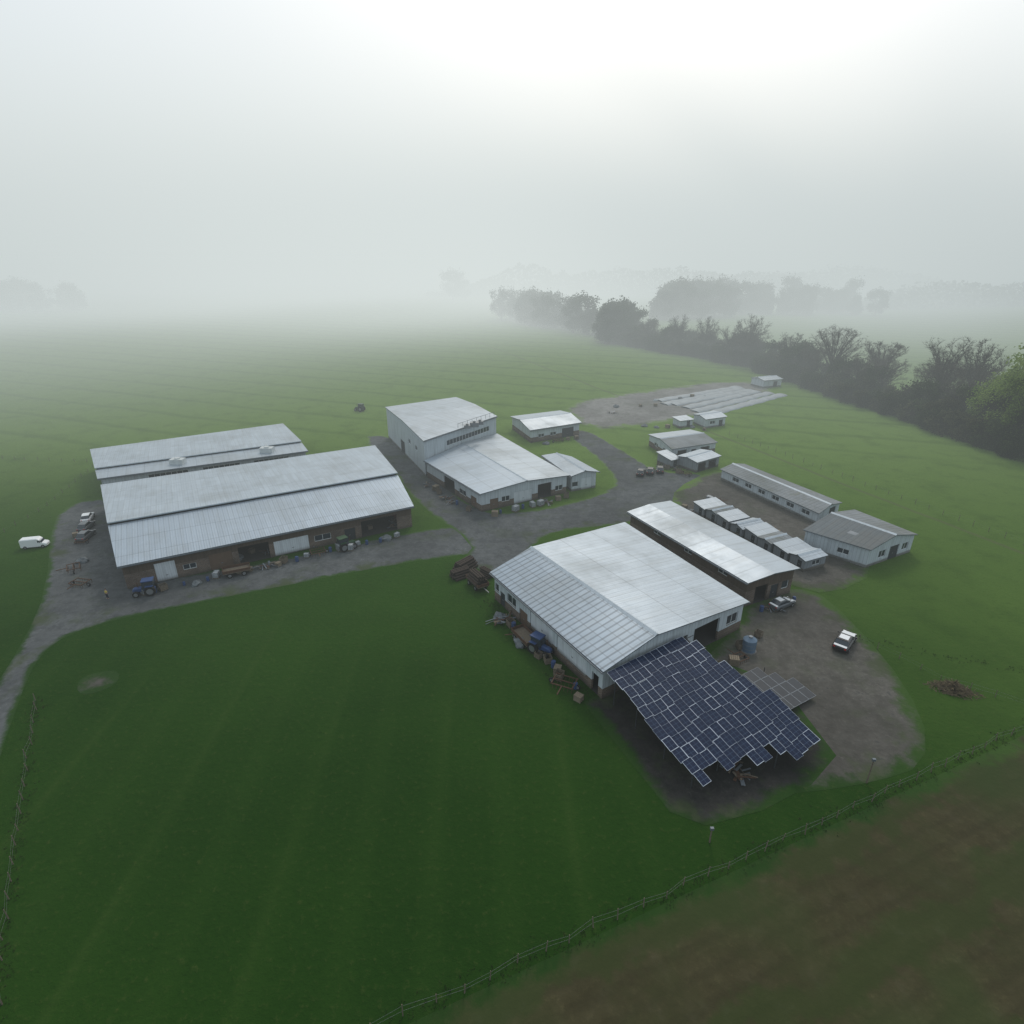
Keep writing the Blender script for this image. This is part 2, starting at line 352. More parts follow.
def block(root,quad,eave,axis=None,f0=.5,f1=.5,rz=None,wall=W_WHITE,roof=R_WHITE,roof2=None,ops={},z0=0.,floor=True,tilt=0.,gut=True,cap=True,ov=.55,step=0.):
    org=root.location
    q=[V((p[0],p[1])) for p in quad]; w=inset(q,ov)
    rz=rz or eave
    def P(p,z): return V((p.x,p.y,z))
    if axis=='AB':
        r0=lerp(q[0],q[1],f0); r1=lerp(q[3],q[2],f1)
        S=[[P(q[0],eave),P(r0,rz),P(r1,rz),P(q[3],eave)],[P(r0,rz),P(q[1],eave),P(q[2],eave),P(r1,rz)]]
        gab={0:lerp(w[0],w[1],f0),2:lerp(w[3],w[2],f1)}; eaves=[(q[3],q[0]),(q[1],q[2])]
    elif axis=='AD':
        r0=lerp(q[3],q[0],f0); r1=lerp(q[2],q[1],f1)
        S=[[P(q[0],eave+step),P(q[1],eave+step),P(r1,rz+step),P(r0,rz+step)],[P(r0,rz),P(r1,rz),P(q[2],eave),P(q[3],eave)]]
        gab={3:lerp(w[3],w[0],f0),1:lerp(w[2],w[1],f1)}; eaves=[(q[2],q[3])]
    else:
        r0=r1=None; gab={}; eaves=[(q[2],q[3])]
        S=[[P(q[0],eave+tilt),P(q[1],eave+tilt),P(q[2],eave),P(q[3],eave)]]
    for k,s in enumerate(S):
        ed=(P(r1,0)-P(r0,0)) if r0 is not None else (s[1]-s[0])
        obj('roof',slab(s,.16,ed),[roof if (k==0 or roof2 is None) else roof2,GUTTER],root,org,merge=False)
    if step:
        d=P(r1-r0,0).normalized(); nn=V((-d.y,d.x,0))
        obj('step_wall',boxf(P(r0,rz-.1)+d*.3+nn*.35,d*((r1-r0).length-.6),nn*.1,(0,0,step)),[SHADOWB],root,org)  # roof step coloured dark as a painted shadow line
        obj('fascia',boxf(P(r0,rz+step-.17)-nn*.04,d*(r1-r0).length,nn*.04,(0,0,.2)),[TRIM],root,org)
    elif r0 is not None and cap:
        d=(P(r1,0)-P(r0,0)); nn=V((-d.y,d.x,0)).normalized()
        a=P(r0,rz+.02);b_=P(r1,rz+.02); up=V((0,0,.12)); dn=V((0,0,-.08))
        obj('ridge_cap',[quadf([a-nn*.35+dn,b_-nn*.35+dn,b_+up,a+up]),quadf([a+up,b_+up,b_+nn*.35+dn,a+nn*.35+dn])],[TRIM],root,org)
    if gut:
        for a,b_ in eaves:
            d=P(b_-a,0).normalized(); n=V((-d.y,d.x,0))
            obj('gutter',boxf(P(a,eave-.30)+n*.005,d*(b_-a).length,n*.16,(0,0,.16)),[GUTTER],root,org)
    F=[]
    for i in range(4):
        a,b_=w[i],w[(i+1)%4]; L=(b_-a).length; d=(b_-a)/L; n=V((-d.y,d.x))
        top=eave-.12+(tilt if (i==0 and r0 is None) else 0)+(step if i==0 else 0)
        O=ops.get(i,[]); ss=sorted({0,L}|{min(L,max(0,s)) for o in O for s in o[:2]}); zz=sorted({z0,top}|{min(top,z) for o in O for z in o[2:4]})
        for s0,s1 in zip(ss,ss[1:]):
            for za,zb in zip(zz,zz[1:]):
                sm,zm=(s0+s1)/2,(za+zb)/2
                if any(o[0]<sm<o[1] and o[2]<zm<o[3] for o in O): continue
                F.append(quadf([P(a+d*s1,za),P(a+d*s0,za),P(a+d*s0,zb),P(a+d*s1,zb)],[(s1,za),(s0,za),(s0,zb),(s1,zb)]))
        if r0 is None and tilt and i in (1,3):
            hi=a if i==1 else b_; lo=b_ if i==1 else a
            F.append(quadf([P(lo,top),P(hi,top),P(hi,top+tilt)],[(0,top),(L,top),(L,top+tilt)]))
        if i in gab:
            gp=gab[i]; sg=(gp-a).length
            F.append(quadf([P(b_,top),P(a,top),P(gp,rz-.14)],[(L,top),(0,top),(sg,rz-.14)]))
            if step:
                bk=b_ if i==3 else a
                F.append(quadf([P(gp,rz-.14),P(bk,top),P(bk,top+step),P(gp,rz-.14+step)],[(0,3),(9,3),(9,3.5),(0,3.5)]))
        for o in O:
            s0,s1,za,zb,kind=o; zb=min(zb,top); ins=-n*.28
            A,B=a+d*s0,a+d*s1
            for X in (A,B): F.append(quadf([P(X,za),P(X+ins,za),P(X+ins,zb),P(X,zb)],[(0,za),(.3,za),(.3,zb),(0,zb)]))
            F.append(quadf([P(A,zb),P(B,zb),P(B+ins,zb),P(A+ins,zb)],[(0,3),(1,3),(1,3.2),(0,3.2)]))
            if za>z0+.05: F.append(quadf([P(A,za),P(B,za),P(B+ins,za),P(A+ins,za)],[(0,1),(1,1),(1,1.2),(0,1.2)]))
            if kind=='open': continue
            base=P(A,za)-P(n,0)*.20; dv=P(d,0); nv=P(n,0)
            if kind=='window':
                wo=obj('window',boxf(base+dv*.02,dv*(s1-s0-.04),nv*.03,(0,0,zb-za)),[GLASS],root,org)
                ff=[]
                nb=max(1,round((s1-s0)/1.2))
                for k in range(nb+1): ff+=boxf(base+nv*.035+dv*((s1-s0-.09)*k/nb),dv*.09,nv*.05,(0,0,zb-za))
                for zk in (0,(zb-za-.09)): ff+=boxf(base+nv*.04+V((0,0,zk))+dv*.09,dv*(s1-s0-.18),nv*.04,(0,0,.09))
                obj('frame',ff,[FRAME],wo,org)
            else:
                mt={'white':DOORW,'brown':DOORB,'dark':DOORD}[kind]
                do=obj('door',boxf(base,dv*(s1-s0),nv*.08,(0,0,zb-za)),[mt],root,org)
                obj('handle',boxf(base+nv*.085+dv*(s1-s0)*.45+V((0,0,1.0)),dv*.3,nv*.06,(0,0,.08)),[STEEL],do,org)
    obj('wall',F,[wall],root,org,merge=False)
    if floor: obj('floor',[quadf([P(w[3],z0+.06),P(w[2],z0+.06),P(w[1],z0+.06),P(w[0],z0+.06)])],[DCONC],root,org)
    return w
def bld(name,label,cat,quad,group=None):
    x=sum(p[0] for p in quad)/4; y=sum(p[1] for p in quad)/4
    return thing(name,label,cat,(x,y,0),0,group)
def bays(L,spec):
    out=[];s=0
    for w,k,za,zb in spec:
        if k: out.append((s,s+w,za,zb,k))
        s+=w
    return out
q=[(-86.1,117.3),(-34.5,145.1),(-19.0,107.1),(-61.9,82.7)]
B=bld('farm_shed','long low-pitched metal shed with brown brick front and open bays','shed',q)
f=bays(48,[(3,None,0,0),(7,'open',0,3.3),(1.2,None,0,0),(2,'dark',0,2.4),(2.5,None,0,0),(3,'window',1.2,2.4),(1,None,0,0),(6,'white',0,2.9),(.8,None,0,0),(5,'open',0,3.2),(1.,None,0,0),(3.6,'brown',0,3.),(2,None,0,0),(2,'window',1.2,2.2),(1.,None,0,0),(3,'white',0,3.4),(1.6,None,0,0)])
block(B,q,4.5,'AD',.34,.34,6.2,W_BROWN,R_WHITE,R_BLUE,{2:f},step=.5)
q=[(-103.6,141.1),(-64.6,165.1),(-50.1,141.1),(-89.4,121.4)]
B=bld('farm_shed','long white-walled metal shed with rooftop ventilation units','shed',q)
block(B,q,4.8,'AD',.22,.22,5.3,W_WHITEF,R_WHITE,R_PALE,{2:bays(40,[(4,None,0,0),(8,'window',2.8,4.0),(3,None,0,0),(8,'window',2.8,4.0),(3,None,0,0),(8,'window',2.8,4)])},step=.4)
for fx in (.36,.80):
    p=V((-89.4,121.4)).lerp(V((-50.1,141.1)),fx)+V((-1.6,2.6)); o3=V((p.x,p.y,4.9))
    F=cbox(0,0,0,3.,1.8,1.2)+cylf((.0,0,1.2),(0,0,1.45),.6,.6,12)
    obj('air_unit',[( [x+o3 for x in pp],uv,m) for pp,uv,m in F],[FRAME],B,B.location)
q=[(-36.2,168.7),(-17.0,181.4),(-4.0,158.5),(-20.8,135.5)]
B=bld('factory_building','white two-storey block with a lower stepped metal-roofed wing','building',q)
block(B,q,9,'AD',.5,.5,9.5,W_WHITEF,R_PALE,R_PALE,{3:[(6,8,4.5,5.7,'window'),(12,14,4.5,5.7,'window'),(18,22,0,3.5,'dark')],2:[(3,20,5.6,7.0,'window')]},ov=.25,cap=False)
q2=[(-20.9,135.2),(-4.0,158.0),(12.9,125.1),(-6.5,113.8)]
block(B,q2,4.3,'AB',.5,.5,5.1,W_WHITE,R_BLUE,R_PALE,{2:bays(22,[(1,None,0,0),(2,'window',1,2.2),(1,None,0,0),(3.6,'open',0,3.4),(1.4,None,0,0),(4.6,'white',0,2.8),(1,None,0,0),(2,'window',1.2,2.4),(.8,None,0,0),(2.,'brown',0,2.4)]),
   3:bays(25,[(2,None,0,0),(2.4,'brown',0,2.4),(2,None,0,0),(3,'window',1.2,2.4),(2,None,0,0),(5,'open',0,3.2)])},cap=True)
q3=[(7.2,140.3),(14.6,139.3),(19.9,128.4),(13.1,125.3)]
block(B,q3,3.9,'AB',.5,.5,4.7,W_WHITEF,R_WHITE,R_BLUE,{2:[(1,3.8,0,2.8,'white'),(4.6,6.2,1,2.2,'window')],1:[(2,4,1,2,'window')]},floor=False)
for dx,dy,s in ((-9.5,147.5,1.),(-8.2,149.6,.8),(-11.2,146.,.7)):
    F=cbox(dx,dy,9.15,2.2*s,1.4*s,1.1*s)+cylf((dx,dy,9.1+1.1*s),(dx,dy,9.5+1.1*s),.35,.35,10)
    obj('air_unit',F,[STEEL],B,B.location)
F=[]
for i in range(9):
    p=V((-4.8,157.7,9.2)).lerp(V((-13.5,146,9.2)),i/8); F+=cylf(p,p+V((0,0,1.1)),.05,.05,5)
F+=cylf(V((-4.8,157.7,10.3)),V((-13.5,146,10.3)),.05,.05,5)
obj('railing',F,[STEEL],B,B.location)
q=[(-.6,177.9),(15.1,185.3),(20.4,171.0),(5.0,162.5)]
B=bld('small_barn','small pale metal-roofed barn with white walls','barn',q)
block(B,q,3.9,'AD',.5,.5,4.9,W_WHITE,R_WHITE,R_PALE,{2:[(2,6,0,2.8,'dark'),(8,10,1.2,2.2,'window'),(12,14,1.2,2.2,'window')]})
q=[(-3.4,80.7),(20.5,99.2),(33.4,72.2),(10.7,56.9)]
B=bld('large_barn','large barn with ribbed pale roof, white cladding and open gable end','barn',q)
block(B,q,4.7,'AB',.27,.32,6.5,W_WHITE,R_TILE,R_WHITE,
  {3:bays(27,[(.8,None,0,0),(1.3,'open',0,2.8),(1.2,None,0,0),(6.4,'white',1.0,4.1),(1.,None,0,0),(5.6,'white',.9,4.1),(.7,None,0,0),(2.2,'brown',0,2.5),(1,None,0,0),(2.6,'window',1.7,3.2),(.6,None,0,0),(1.4,'dark',0,2.4),(.5,None,0,0),(1.2,'window',1.7,3.1)]),
   2:bays(26,[(1.0,None,0,0),(2.4,'window',1.8,3.4),(1.6,None,0,0),(5.2,'open',0,3.9),(1.3,None,0,0),(10.5,'open',0,3.6)])})
q=[(21.8,104.2),(31.3,109.6),(44.9,82.1),(35.1,77.5)]
B=bld('long_shed','long narrow pale-roofed shed with dark brick end wall','shed',q)
block(B,q,4.6,'AB',.5,.5,5.0,W_BROWN,R_PALE,R_PALE,{2:bays(9.5,[(.7,None,0,0),(1.5,'window',1.2,2.6),(.7,None,0,0),(1.6,'dark',0,2.5),(.7,None,0,0),(2.6,'open',0,3)]),3:[(4,6,3.2,4.1,'window'),(12,14,3.2,4.1,'window'),(20,22,3.2,4.1,'window')]},cap=False)
def outb(name,label,q,e,ax,rz,wm,rm,ops={},rm2=None,grp=None,ov=.35,tilt=0.):
    B=bld(name,label,'shed',q,grp); block(B,q,e,ax,.5,.5,rz,wm,rm,rm2,ops,ov=ov,gut=False,tilt=tilt); return B
outb('outbuilding','small stable with pale roof and open front',[(37.7,161.0),(50.7,166.0),(54.7,153.5),(41.0,147.4)],3.2,'AD',4.0,W_WHITE,R_PALE,{2:[(2,5,0,2.4,'open'),(6.5,8,0,2.2,'dark'),(9.5,12.5,0,2.4,'open')],3:[(3,5,1,2,'window'),(8,10,1,2,'window')]},R_OLD)
outb('outbuilding','low shed with pale sheet roof and dark open front',[(41.2,143.3),(48.9,148.9),(52.5,143.3),(44.9,138.)],2.8,'AD',3.3,W_GREY,R_WHITE,{2:[(1,4,0,2.2,'open'),(5,8,0,2.2,'open')]})
outb('outbuilding','tiny lean-to with grey sheet roof',[(36.8,146.6),(40.,148.5),(42.4,143.),(39.4,141.)],2.3,None,None,W_GREY,R_PALE,{2:[(.6,2,0,1.9,'dark')]},tilt=.5)
outb('outbuilding','small white hut with pale roof beside the plot',[(56.6,184.5),(64.6,189.0),(66.5,181.5),(58.8,178.)],2.9,'AD',3.5,W_WHITEF,R_WHITE,{2:[(1,2.5,0,2,'dark'),(4,6,1,2,'window')]})
outb('outbuilding','small grey hut with a flat roof',[(49.6,182.5),(54.6,184.6),(56.2,180.5),(51.2,178.4)],2.3,None,None,W_WHITEF,R_PALE,{2:[(1,2.2,0,1.9,'dark')]},tilt=.3)
outb('outbuilding','small white hut at the far end of the covered plot',[(96,243),(105,247),(108,240),(99,236.5)],3,'AD',3.7,W_WHITEF,R_PALE,{2:[(2,4,0,2.2,'dark')]})
outb('long_low_shed','long low grey shed with weathered ribbed roof',[(49.2,134.2),(56.4,138.0),(67.8,113.6),(60.4,108.0)],2.5,'AB',3.3,W_WHITEF,R_OLD,{3:[(2+i*4,4+i*4,.9,1.9,'window') for i in range(6)],2:[(1.5,4,0,2.2,'dark')]},R_OLD)
outb('grey_barn','grey gabled barn with white end wall and window strip',[(52.7,98.3),(66.9,107.5),(72.3,96.3),(60.6,90.2)],3.6,'AB',5.0,W_WHITEF,R_DARK,{2:[(1.2,3,1.,2.4,'window'),(4,6.6,0,2.6,'dark'),(7.6,9.6,1.,2.4,'window')],3:[(3,5,1.2,2.2,'window')]},R_OLD)
a0,d0=V((37.3,114.1)),V((49.0,88.6)); dirr=(d0-a0).normalized(); per=V((-dirr.y,dirr.x))
if per.x<0: per=-per
n=8
for i in range(n):
    s=(d0-a0).length/n; L=s*.985; wd=5.4+(.5 if i%3==0 else 0)
    A=a0+dirr*(i*s)+per*(.22*math.sin(i*2.1))
    qq=[A,A+per*wd,A+per*wd+dirr*L,A+dirr*L]
    outb('small_hut','small hut with weathered pale sheet roof in a joined row',[tuple(p) for p in qq],2.1+.12*(i%3),'AD' if i%2 else None,2.6,W_GREY,[R_PALE,R_OLD,R_PALE,R_WHITE][i%4],{3:[(.6,1.5,0,1.8,'dark')],2:[(1.2,3.2,.8,1.7,'window')]},grp='row of small huts',ov=.2,tilt=0. if i%2 else .45)
TUN=plain('pale_plastic_cover',(.25,.28,.30),.6,var=.4,scale=.3)
def tunnel(p0,p1,r,label):
    p0,p1=V(p0),V(p1); c=(p0+p1)/2; t=thing('polytunnel',label,'polytunnel',(c.x,c.y,0),0,'low tunnels on the gravel plot')
    d=(p1-p0); L=d.length; d.normalize(); n=V((-d.y,d.x)); F=[]
    N=8; M_=max(6,int(L/2))
    def pt(jj,ii):
        a=math.pi*ii/N; rr=r*(1+.12*math.sin(jj*1.7+p0.x)+.05*math.sin(jj*.6)); q=p0+d*(L*jj/M_)+n*(math.cos(a)*rr); return V((q.x,q.y,math.sin(a)*rr*.22))
    for j in range(M_):
        for i in range(N): F.append(quadf([pt(j,i),pt(j,i+1),pt(j+1,i+1),pt(j+1,i)]))
    obj('cover',F,[TUN],t,t.location,True)
    for k in (0,M_):
        pts=[pt(k,i) for i in range(N+1)]
        obj('end_panel',[quadf(pts if k else pts[::-1])],[TARP],t,t.location)
for i in range(6):
    o=V((2.9,-4.2))*i*.86
    tunnel(V((50.,212))+o+V((R.uniform(0,7),R.uniform(0,4))),V((92,238.5))+o*.75+V((R.uniform(-4,2),0)),2.1,'long low tunnel covered in pale plastic on gravel')

# ------------------------------------------------------------------ solar canopy
SOL=M('solar_cells'); b=NB(SOL); uv=b.n('ShaderNodeUVMap').outputs[0]
sp=b.n('ShaderNodeSeparateXYZ'); b.l(uv,sp.inputs[0])
gx=b.math('ABSOLUTE',b.math('SUBTRACT',b.math('FRACT',b.math('MULTIPLY',sp.outputs[0],2.)),.5))
gy=b.math('ABSOLUTE',b.math('SUBTRACT',b.math('FRACT',b.math('MULTIPLY',sp.outputs[1],3.)),.5))
ln=b.math('MAXIMUM',b.math('GREATER_THAN',gx,.465),b.math('GREATER_THAN',gy,.46))
pn=b.noise(b.n('ShaderNodeNewGeometry').outputs['Position'],.7,3)
c=b.mix(pn,(.002,.008,.028),(.006,.016,.046)); c=b.mix(b.math('MULTIPLY',ln,.5),c,(.07,.11,.18))
b.out(c,.55,0,.10)
PFR=plain('pale_aluminium_frame',(.42,.48,.56),.5,.2)
def panel_faces(P,u,v,w,h,nrm,fw=.032):
    A=[quadf([P,P+u*w,P+u*w+v*h,P+v*h],[(0,0),(1,0),(1,1),(0,1)])]
    F=[]
    for a,e1,e2 in ((P,u*w,v*fw),(P+v*(h-fw),u*w,v*fw),(P+v*fw,u*fw,v*(h-2*fw)),(P+v*fw+u*(w-fw),u*fw,v*(h-2*fw))):
        F+=boxf(a-nrm*.03,e1,e2,nrm*.04)
    return A,F
def panel_mesh(parent,P,u,v,w,h,nrm,org,fw=.032):
    A,F=panel_faces(P,u,v,w,h,nrm,fw)
    o=obj('solar_panel',A,[SOL],parent,org,merge=False); obj('frame',F,[PFR],o,org)
    return o
T=thing('solar_canopy','dark blue solar panel canopy with jagged outer edge on steel posts','solar panel array',(20,54,0))
O=V((11.0,57.25,4.62)); U=V((.83,.557,0)).normalized()
Vv=V((7,-14.2,-2.1)).normalized()
NRM=U.cross(Vv).normalized()
if NRM.z<0: NRM=-NRM
pw,ph=1.21,1.55
rows=[11,10,10,11,11,11,12,12,11,12,13,13,13,13]
start=[0,0,0,0,0,0,0,0,0,0,0,1,4,8]
rr=random.Random(3); PL=[]
for ci in range(14):
    for ri in range(start[ci],rows[ci]):
        P=O+U*(ci*pw*.965+.24*math.sin(ri*.75+ci*.15)*min(1,ri/2)+rr.uniform(-.02,.02))+Vv*(ri*ph*.955+.22*math.sin(ci*.9)*min(1,ri/2)+rr.uniform(-.02,.02)+.3)+NRM*(.018*((ci+2*ri)%5))
        PL.append((ri+ci*.3,P,rr.choice((.008,.012,.02,.03,.045))))
PL.sort(key=lambda t:-t[0]); rest=[]
for k,(_,P,fw) in enumerate(PL):
    if k<98: panel_mesh(T,P,U,Vv,pw,ph,NRM,T.location,fw)
    else:
        A,F=panel_faces(P,U,Vv,pw,ph,NRM,fw); rest+=A+[(p,uv_,1) for p,uv_,m_ in F]
ro=obj('solar_panels',rest,[SOL,PFR],T,T.location,merge=False); ro['kind']='stuff'
for a in (0.8,4.8,9.,13.2):
    for k,bb in enumerate((1.2,5.5,10.5,14.8)):
        p=O+U*a+Vv*bb-NRM*.22
        obj('post',cylf((p.x,p.y,0),p,.07,.07,8),[DSTEEL],T,T.location)
    obj('beam',boxf(O+U*(a-.08)+Vv*.6-NRM*.24,U*.16,Vv*15.2,NRM*.16),[DSTEEL],T,T.location)
for bb in (.8,3.2,5.5,8.,10.5,12.8,14.8):
    obj('rail',boxf(O+U*.3+Vv*bb-NRM*.08,U*14.2,Vv*.08,NRM*.03),[DSTEEL],T,T.location)
for a,bb in ((10.5,18.0),(14.2,18.2)):
    p=O+U*a+Vv*bb-NRM*.1; obj('post',cylf((p.x,p.y,0),p,.07,.07,8),[DSTEEL],T,T.location)
SOL2=plain('dusty_solar_glass',(.022,.028,.036),.55)
T2=thing('solar_array','small low frame of grey solar panels on short legs','solar panel array',(32,57.5,0))
O2=V((28.0,60.5,1.0)); U2=V((.86,.5,0)).normalized(); V2=V((.42,-.9,-.05)).normalized(); N2=U2.cross(V2).normalized()
if N2.z<0:N2=-N2
SS=SOL; SOL=SOL2; PP=PFR; PFR=plain('dull_grey_frame',(.20,.22,.24),.6)
for i in range(5):
    for j in range(4):
        if (i,j) in ((3,0),(4,0),(4,1),(0,3),(0,2)): continue
        panel_mesh(T2,O2+U2*(i*1.35)+V2*(j*1.75),U2,V2,1.33,1.72,N2,T2.location)
SOL=SS; PFR=PP
for i in (0,2.6,5.0):
    for j in (.4,3.2,6.2):
        p=O2+U2*i+V2*j-N2*.08; obj('leg',cylf((p.x,p.y,0),p,.05,.05,6),[DSTEEL],T2,T2.location)

# ------------------------------------------------------------------ vehicles
def loft(st,m=0,caps=True):
    F=[]
    for A,B_ in zip(st,st[1:]):
        n=len(A)
        for i in range(n):
            j=(i+1)%n; F.append(quadf([A[i],A[j],B_[j],B_[i]],None,m))
    if caps: F+=[quadf(st[0][::-1],None,m),quadf(st[-1],None,m)]
    return F
def ring(x,w,z0,z1,cut=.12):
    return [V((x,-w+cut,z0)),V((x,w-cut,z0)),V((x,w,z0+cut)),V((x,w,z1-cut)),V((x,w-cut,z1)),V((x,-w+cut,z1)),V((x,-w,z1-cut)),V((x,-w,z0+cut))]
def wheel(par,x,y,r,wd):
    t=obj('wheel',cylf((x,y-wd/2,r),(x,y+wd/2,r),r,r,16),[TYRE],par)
    obj('rim',cylf((x,y-wd/2-.01,r),(x,y+wd/2+.01,r),r*.6,r*.6,12),[RIM],t)
def car(name,label,cat,loc,rot,paint,sheen=None,kind='car',group=None,s=1.):
    t=thing(name,label,cat,loc,rot,group); t.scale=(s,)*3
    if kind=='car':
        L=2.2; w=.88
        st=[ring(-L,w*.86,.38,.78),ring(-L+.15,w*.97,.28,.92),ring(-1.4,w,.25,.98),ring(.7,w,.25,.95),ring(1.6,w*.98,.27,.86),ring(L-.12,w*.93,.3,.74),ring(L,w*.8,.38,.62)]
        cab=[ring(-1.85,.74,.9,1.0,.05),ring(-1.35,.68,.9,1.42,.1),ring(.1,.68,.9,1.46,.1),ring(.95,.76,.9,.96,.03)]
        rf=[ring(-1.4,.64,1.42,1.47,.02),ring(-1.0,.65,1.44,1.50,.02),ring(-.1,.65,1.45,1.51,.02),ring(.15,.62,1.43,1.48,.02)]
        wz=.33
    else:
        L=2.6; w=.97
        st=[ring(-L,w*.96,.35,2.1),ring(-L+.1,w,.28,2.22),ring(.9,w,.26,2.22),ring(1.35,w,.26,1.9),ring(1.7,w,.26,1.25),ring(L-.15,w*.95,.3,1.0),ring(L,w*.85,.38,.85)]
        cab=[ring(.95,.985,1.25,1.95,.05),ring(1.42,.98,1.25,1.75,.05),ring(1.72,.9,1.24,1.3,.02)]
        rf=[ring(-2.4,.86,2.2,2.25,.02),ring(.8,.86,2.2,2.25,.02)]
        wz=.36
    obj('body',loft(st),[paint],t)
    obj('window',loft(cab),[GLASS],t)
    obj('car_roof',loft(rf),[paint],t)
    if sheen and kind=='car':  # white overlay panels paint reflections onto the glossy bodywork
        obj('bonnet',[quadf([(1.0,-.72,.965),(2.0,-.66,.80),(2.0,.66,.80),(1.0,.72,.965)])],[sheen],t)
        obj('boot_lid',[quadf([(-2.15,-.7,.945),(-1.75,-.7,1.03),(-1.75,.7,1.03),(-2.15,.7,.945)])],[sheen],t)
        obj('roof_panel',[quadf([(-1.2,-.5,1.52),(-.2,-.5,1.525),(-.2,.5,1.525),(-1.2,.5,1.52)])],[sheen],t)
    for x in (-L+.85,L-.85):
        for y in (-w+.08,w-.08): wheel(t,x,y,wz,.22)
    for y in (-.6,.6):
        obj('headlight',cbox(L-.06,y,.58,.1,.3,.14),[LAMPM],t)
        obj('tail_light',cbox(-L+.04,y,.68,.1,.24,.16),[TAILM],t)
        obj('mirror',cbox(.8 if kind=='car' else 1.2,y*1.62,.95 if kind=='car' else 1.3,.12,.2,.14),[paint],t)
    return t
car('parked_car','black car with white reflections painted on bonnet and roof on the gravel yard','car',(45.8,68.6,0.03),math.radians(48),BLACKP,WHITEP,s=1.15)
car('white_van','white panel van standing on grass beside the track','van',(-87.5,98.6,0),math.radians(15),WHITEP,None,'van',s=.8)
c0=car('parked_car','grey car parked beside the shed end wall','car',(-83.2,106.3,0.03),math.radians(100),GREYP,None,'car','cars beside the long shed')
clone(c0,(-80.6,102.2,0.03),math.radians(96),label='grey car parked behind another at the shed')
car('parked_car','white car parked near the shed end wall','car',(-85.6,110.5,0.03),math.radians(112),WHITEP,None,'car','cars beside the long shed')
c0=car('parked_car','dark car parked in the yard beside the stables','car',(33.8,138.4,.04),math.radians(75),BLACKP,None,'car','cars by the stables')
clone(c0,(36.4,139.4,.04),math.radians(78)); clone(c0,(31.3,137.3,.04),math.radians(70))
car('parked_car','pale grey car parked by the small barn','car',(41.2,78.3,.05),math.radians(30),GREYP,WHITEP)
def tractor(loc,rot,paint,label):
    t=thing('tractor',label,'tractor',loc,rot)
    obj('body',loft([ring(-1.2,.35,.7,1.3),ring(0,.38,.6,1.4),ring(1.5,.34,.65,1.35),ring(1.75,.28,.7,1.15)]),[paint],t)
    obj('cab',loft([ring(-1.3,.62,1.1,2.4,.08),ring(.2,.62,1.1,2.4,.08),ring(.35,.6,1.1,1.5,.05)]),[GLASS],t)
    obj('cab_roof',cbox(-.55,0,2.4,1.7,1.4,.14),[paint],t)
    for y in (-.85,.85):
        wheel(t,-.75,y,.82,.42); wheel(t,1.3,y*.85,.5,.28)
        obj('mudguard',cbox(-.75,y,1.66,1.1,.45,.06),[paint],t)
    obj('exhaust_pipe',cylf((.9,.2,1.3),(.9,.2,2.3),.05,.05,6),[RUST],t)
    return t
tractor((-30.2,97.6,.03),math.radians(40),GREENP,'green tractor parked outside the shed bays')
tractor((-57.9,82.0,.03),math.radians(200),BLUE,'blue tractor standing by the shed door')
tractor((-24,111,.1),math.radians(-60),REDP,'red tractor inside an open shed bay')
tractor((3.9,67.0,0),math.radians(-40),BLUE,'small blue tractor against the barn side wall')
tractor((-51.5,200,0),math.radians(160),GREENP,'green tractor working on the meadow')
def trailer(loc,rot,label,load=None):
    t=thing('farm_trailer',label,'trailer',loc,rot)
    obj('bed',cbox(0,0,.8,4.2,2.0,.14),[WOOD],t)
    for y in (-1,1): obj('side_board',cbox(0,y,.94,4.2,.06,.45),[RUST],t)
    for x in (-2.1,2.1): obj('end_board',cbox(x,0,.94,.06,1.9,.45),[RUST],t)
    for x in (-1.1,1.1):
        for y in (-.95,.95): wheel(t,x,y,.42,.24)
    obj('drawbar',boxf((2.1,-.06,.6),(1.6,0,0),(0,.12,0),(0,0,.1)),[STEEL],t)
    return t
TR=trailer((-5.6,84.5,0),math.radians(-58),'rusty farm trailer loaded beside the barn corner')
trailer((-46.2,88.3,.03),math.radians(25),'low farm trailer in front of the shed')
trailer((1.8,69.4,0),math.radians(-60),'flat farm trailer beside the barn wall')

# ------------------------------------------------------------------ yard clutter prototypes
def pile_logs():
    F=[];r_=random.Random(5)
    for k in range(4):
        for i in range(6-k):
            y=(i-(5-k)/2)*.42; F+=cylf((-1.5+r_.uniform(-.2,.2),y,.22+k*.36),(1.5+r_.uniform(-.2,.2),y+r_.uniform(-.05,.05),.22+k*.36),.2,.17,8)
    return obj('log_pile',F,[WOODD])
def pallet_stack():
    F=[]
    for k in range(6):
        z=k*.17
        for i in range(5): F+=cbox(-.5+i*.25,0,z+.12,.18,1.0,.03)
        for y in (-.45,0,.45): F+=cbox(0,y,z,1.2,.1,.12)
    return obj('pallet_stack',F,[CARD])
def barrel():
    F=[];prof=[(0,.26),(.05,.29),(.3,.29),(.33,.31),(.36,.29),(.6,.29),(.63,.31),(.66,.29),(.88,.28),(.9,.25)]
    for (z0,r0),(z1,r1) in zip(prof,prof[1:]): F+=cylf((0,0,z0),(0,0,z1),r0,r1,14,0,False)
    F+=[quadf([V((.25*math.cos(t),.25*math.sin(t),.9)) for t in [2*math.pi*i/14 for i in range(14)]])]
    return obj('barrel',F,[BLUE])
